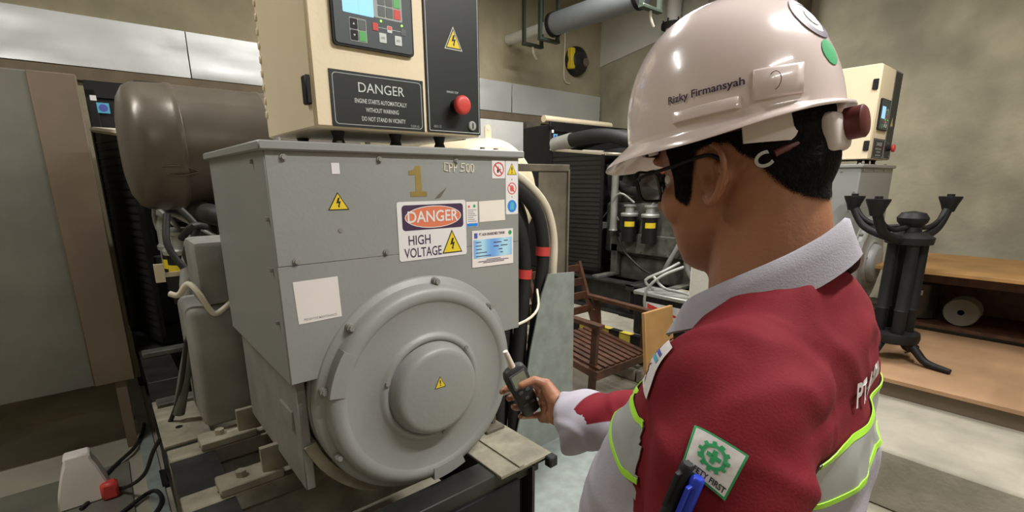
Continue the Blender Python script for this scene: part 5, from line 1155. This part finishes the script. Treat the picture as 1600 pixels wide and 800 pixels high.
rg += [[TM @ (dome(p, h, 0.0035)+sagd(p, h)) for p in ph] for h in hs]
loft(bm, rg); obj('shell', bm, M['helmet'], helmet, auto=60)
def hsurf(y, z):                                                   # near side of the dome at helmet-local (y, z)
    h = max(0.0, min(0.98, z/HH)); s = srad(h); yo = 1.0+(0.03*(1-h) if y < 0 else 0)
    return -AX*math.sqrt(max(0.0, s*s-(y/(AY*yo))**2))
for s in (-1, 1):                                                  # accessory slots
    bm = B(); pts = []
    for w, o in ((1.0, -0.004), (0.92, 0.0045), (0.78, 0.0062)):
        pts.append([T(s*(-hsurf(y, z+0.004)+o), y, z) for y, z in [(-0.090+0.017*w*a, 0.022+0.0155*w*b) for a, b in ((-1, -1), (0, -1), (1, -1), (1, 0), (1, 1), (0, 1), (-1, 1), (-1, 0))]])
    loft(bm, pts); sl = obj('accessory_slot', bm, M['helmet'], helmet, auto=60)
    bm = B(); lg = [T(s*(-hsurf(-0.090, 0.026)+0.0068), -0.090+0.007*math.cos(a)*0.8-0.003*math.sin(a), 0.022+0.008*math.sin(a)+0.003*math.cos(a)) for a in [2*PI*k/14 for k in range(15)]]
    tube(bm, lg, 0.0004, 5); obj('moulded_mark', bm, M['maroon_plastic'], sl)
    bm = B(); pts = []
    for w, o in ((1.0, -0.004), (0.95, 0.0025), (0.85, 0.0035)):
        pts.append([T(s*(-hsurf(y, z+0.003)+o), y, z) for y, z in [(-0.030+0.034*w*a, 0.009+0.006*w*b) for a, b in ((-1, -1), (-0.5, -1), (0, -1), (0.5, -1), (1, -1), (1, 1), (0.5, 1), (0, 1), (-0.5, 1), (-1, 1))]])
    loft(bm, pts); obj('side_ridge', bm, M['helmet'], helmet, auto=60)
# printed name on the near side
vs, fs = text2d('Rizky Firmansyah', 0.0108, bold=0.0002, sx=1.0)
bm = B(); bv = []
for a, b in vs:
    y = -0.030-a; z = 0.028+b; bv.append(bm.verts.new(T(hsurf(y, z)-0.0006, y, z)))
for f in fs:
    try: bm.faces.new([bv[i] for i in f])
    except ValueError: pass
o = obj('printed_name', bm, M['ink_purple'], helmet, recalc=False, smooth=False); o['label'] = 'dark printed name on helmet side'
# round stickers at the back left
def hdisc(phi0, h0, r, name, m, lift, parent, r2=None):
    c = dome(phi0, h0); e = 0.01; u = (dome(phi0+e, h0)-c).normalized(); v = (dome(phi0, h0+e)-c).normalized(); nn = v.cross(u).normalized()
    if nn.dot(c) < 0: nn = -nn
    bmx = bmesh.new(); n = 40; rr = [0.0, 0.35, 0.7, 1.0] if r2 is None else [r2/r, (1+r2/r)/2, 1.0]
    rows = []
    for q in rr:
        row = []
        for k in range(n):
            a = 2*PI*k/n; p = c+(u*math.cos(a)+v*math.sin(a))*r*max(q, 1e-3)
            hh = max(0.0, min(0.99, p.z/HH)); fi = math.atan2(p.x/AX, p.y/AY)
            row.append(bmx.verts.new(TM @ (dome(fi, hh)+nn*lift)))
        rows.append(row)
    for a, b in zip(rows, rows[1:]):
        for k in range(n): bmx.faces.new((a[k], a[(k+1) % n], b[(k+1) % n], b[k]))
    return obj(name, bmx, m, parent, auto=180)
st = hdisc(R(-176), 0.60, 0.026, 'round_sticker', M['thread_white'], 0.0006, helmet); st['label'] = 'round white and purple sticker'
hdisc(R(-176), 0.60, 0.026, 'sticker_ring', M['ink_purple'], 0.0011, st, 0.018)
hdisc(R(-176), 0.60, 0.010, 'sticker_emblem', M['key_light'], 0.0011, st)
o = hdisc(R(-175), 0.335, 0.014, 'round_sticker', M['patch_green'], 0.0006, helmet); o['label'] = 'green dot sticker'
# suspension: headband, nape strap, ratchet, hangers, chin strap
bm = B(); band_r = []
for p in ph[::2]:
    x, y = math.sin(p)*0.093, math.cos(p)*0.104; band_r.append([T(x*k, y*k, z) for k, z in ((1.0, -0.016), (1.0, 0.016), (0.97, 0.016), (0.97, -0.016))])
bm = loft(B(), band_r+[band_r[0]], cap=False); obj('headband', bm, M['maroon_plastic'], helmet, auto=50)
rr = []
for k in range(25):                                                # white nape strap, left side then round to the ratchet
    p = R(-123-57*k/24); w = 0.016-0.005*k/24; zc = -0.015-0.014*k/24; x, y = math.sin(p)*0.103, math.cos(p)*(0.108+0.005*(k/24))
    rr.append([T(x, y, zc-w), T(x, y, zc+w), T(x*0.97, y*0.97, zc+w), T(x*0.97, y*0.97, zc-w)])
bm = loft(B(), rr[:13]); obj('nape_strap', bm, M['white_plastic'], helmet, auto=50)
bm = loft(B(), rr[12:]); obj('nape_strap', bm, M['maroon_plastic'], helmet, auto=50)
bm = B()
rr = []
for k in range(25):
    p = R(108+72*k/24); w = 0.013-0.004*k/24; zc = -0.010-0.018*k/24; x, y = math.sin(p)*0.096, math.cos(p)*(0.106+0.006*(k/24))
    rr.append([T(x, y, zc-w), T(x, y, zc+w), T(x*0.97, y*0.97, zc+w), T(x*0.97, y*0.97, zc-w)])
loft(bm, rr); obj('nape_strap', bm, M['white_plastic'], helmet, auto=50)
for p in (-66, 62, 128):
    bm = B(); x, y = math.sin(R(p)), math.cos(R(p)); t = V((y, -x, 0))
    c0, c1 = V((x*0.100, y*0.113, 0.012)), V((x*0.098, y*0.111, -0.022))
    loft(bm, [[TM @ (c+t*a*0.013*w+V((x, y, 0))*b*0.002) for a, b in ((-1, -1), (1, -1), (1, 1), (-1, 1))] for c, w in ((c0, 1.0), (c1, 0.55))]); obj('hanger_tab', bm, M['white_plastic'], helmet)
bm = B(); box(bm, -0.026, 0.026, -0.124, -0.104, -0.052, -0.012, 0.008, TM, 3); rt = obj('ratchet', bm, M['white_plastic'], helmet, auto=60)
bm = B(); tube(bm, [T(0.010, -0.122, -0.026), T(0.010, -0.138, -0.026), T(0.010, -0.140, -0.026)], [0.0165, 0.0165, 0.014], 18); obj('ratchet_knob', bm, M['maroon_plastic'], rt)
bm = B(); tube(bm, [T(-0.024, -0.108, -0.034), T(-0.052, -0.094, -0.040), T(-0.066, -0.080, -0.046)], 0.0035, 8, sub=3); cs = obj('chin_strap', bm, M['maroon_plastic'], helmet)
bm = B(); c = T(-0.072, -0.074, -0.049); u = (T(-0.052, -0.094, -0.040)-c).normalized(); v = u.cross(V((-1, -0.3, 0))).normalized(); nn = u.cross(v)
ringpts(bm, [(a*0.011, b*0.0085) for a, b in circ(0, 0, 1, n=16)], [(a*0.0075, b*0.005) for a, b in circ(0, 0, 1, n=16)], c+nn*0.004, u, v, nn, -0.0015, 0.0015); obj('buckle', bm, M['chrome'], cs)

# ------------------------------------------------------------------ spectacles
g = thing('eyeglasses', 'black framed spectacles on the worker face under the helmet brim', 'glasses', H(0, 0.1, 0.012))
for s in (-1, 1):
    bm = B(); tube(bm, [H(s*0.066, 0.104, 0.016), H(s*0.073, 0.095, 0.018), H(s*0.0775, 0.05, 0.020), H(s*0.079, 0.005, 0.022), H(s*0.080, -0.012, 0.012)], 0.0022, 8, sub=4); obj('temple', bm, M['black'], g)
    o0, u, v = H(s*0.035, 0.112, 0.008), HM.to_3x3() @ V((1, -s*0.12, 0)), HM.to_3x3() @ V((0, 0.08, 1)); nn = u.cross(v)
    out = rrect(-0.031, 0.031, -0.020, 0.021, 0.012, 5); inn = rrect(-0.028, 0.028, -0.017, 0.018, 0.010, 5)
    bm = B(); ringpts(bm, out, inn, o0, u, v, nn, -0.002, 0.002); obj('lens_rim', bm, M['black'], g)
    bm = B(); prism(bm, inn, o0, u, v, nn, -0.0006, 0.0006); obj('lens', bm, M['lens'], g, smooth=False)
bm = B(); tube(bm, [H(-0.005, 0.113, 0.012), H(0, 0.118, 0.016), H(0.005, 0.113, 0.012)], 0.002, 8, sub=3); obj('bridge', bm, M['black'], g)

# ------------------------------------------------------------------ meter in the right hand, pens on the left sleeve
mt, mb = V((0.713, 0.850, 1.109)), V((0.772, 0.843, 0.972))
a = (mt-mb).normalized(); n0 = V((-0.20, -0.95, -0.05)); nn = (n0-a*n0.dot(a)).normalized(); u = a.cross(nn).normalized()
L = (mt-mb).length; MO = (mt+mb)/2
meter = thing('sound_meter', 'black handheld meter with small grey screen in the worker hand', 'meter', MO)
def mm(x, y, z): return MO+u*x+a*y+nn*z
bm = B(); rings = []
for y, w, h0, h1 in ((-0.074, 0.018, -0.008, 0.008), (-0.070, 0.024, -0.013, 0.012), (-0.03, 0.026, -0.016, 0.014), (0.005, 0.027, -0.016, 0.014), (0.025, 0.031, -0.015, 0.015), (0.055, 0.0315, -0.015, 0.015), (0.068, 0.028, -0.013, 0.013), (0.074, 0.020, -0.009, 0.009)):
    q = sring(0, 0, 0, w, h0, h1, 28, 3.2); rings.append([mm(p.x, y, p.y) for p in q])
loft(bm, rings); obj('meter_body', bm, M['meter'], meter, auto=50)
def mface(name, m, x0, x1, y0, y1, l0, l1, r=0.003):
    bm = B(); prism(bm, rrect(x0, x1, y0, y1, r), MO, u, a, nn, l0, l1); return obj(name, bm, M[m], meter, smooth=False)
mface('screen_bezel', 'key_grey', -0.022, 0.022, 0.018, 0.062, 0.012, 0.0158); mface('meter_screen', 'meter_lcd', -0.0185, 0.0185, 0.024, 0.058, 0.0155, 0.0163)
mface('chrome_strip', 'chrome', -0.020, 0.020, 0.0185, 0.0215, 0.0155, 0.0166, 0.001)
for x, y in ((-0.010, 0.004), (0.010, 0.004), (0, -0.018), (-0.010, -0.035), (0.010, -0.035)): mface('meter_button', 'key_grey', x-0.006, x+0.006, y-0.004, y+0.004, 0.012, 0.0152)
bm = B(); tube(bm, [mm(0, 0.072, 0), mm(0, 0.088, 0), mm(0, 0.112, 0)], [0.0085, 0.0075, 0.0065], 16); obj('microphone_stem', bm, M['cable_white'], meter)
bm = B(); tube(bm, [mm(0, 0.111, 0), mm(0, 0.122, 0)], [0.0065, 0.006], 14); obj('microphone_tip', bm, M['paper'], meter)
def pen(label, p, q, m, cap):
    p, q = V(p), V(q)
    t = thing('pen', label, 'pen', q, 'pens in the sleeve pocket')
    d = (p-q).normalized(); bm = B(); tube(bm, [q, q+d*0.10], 0.0048, 12); obj('barrel', bm, M[m], t)
    bm = B(); tube(bm, [q+d*0.085, q+d*0.138, q+d*0.14], [0.0056, 0.0056, 0.004], 12); obj('cap', bm, M[cap], t)
    bm = B(); s = V((-1, 0.15, 0)).normalized(); tube(bm, [q+d*0.133+s*0.005, q+d*0.133+s*0.009, q+d*0.10+s*0.009], 0.0022, 8); obj('clip', bm, M[cap], t)
def js(p, off):
    h, n, i, d = jbvh.find_nearest(V(p)); return h+n*off
pen('blue pen clipped to the left sleeve below the safety patch', js((0.330, 0.170, 1.305), 0.006), js((0.330, 0.196, 1.18), 0.006), 'pen_blue', 'pen_blue')
pen('black pen clipped to the left sleeve beside the blue pen', js((0.330, 0.180, 1.316), 0.006), js((0.330, 0.210, 1.19), 0.006), 'rubber', 'rubber')
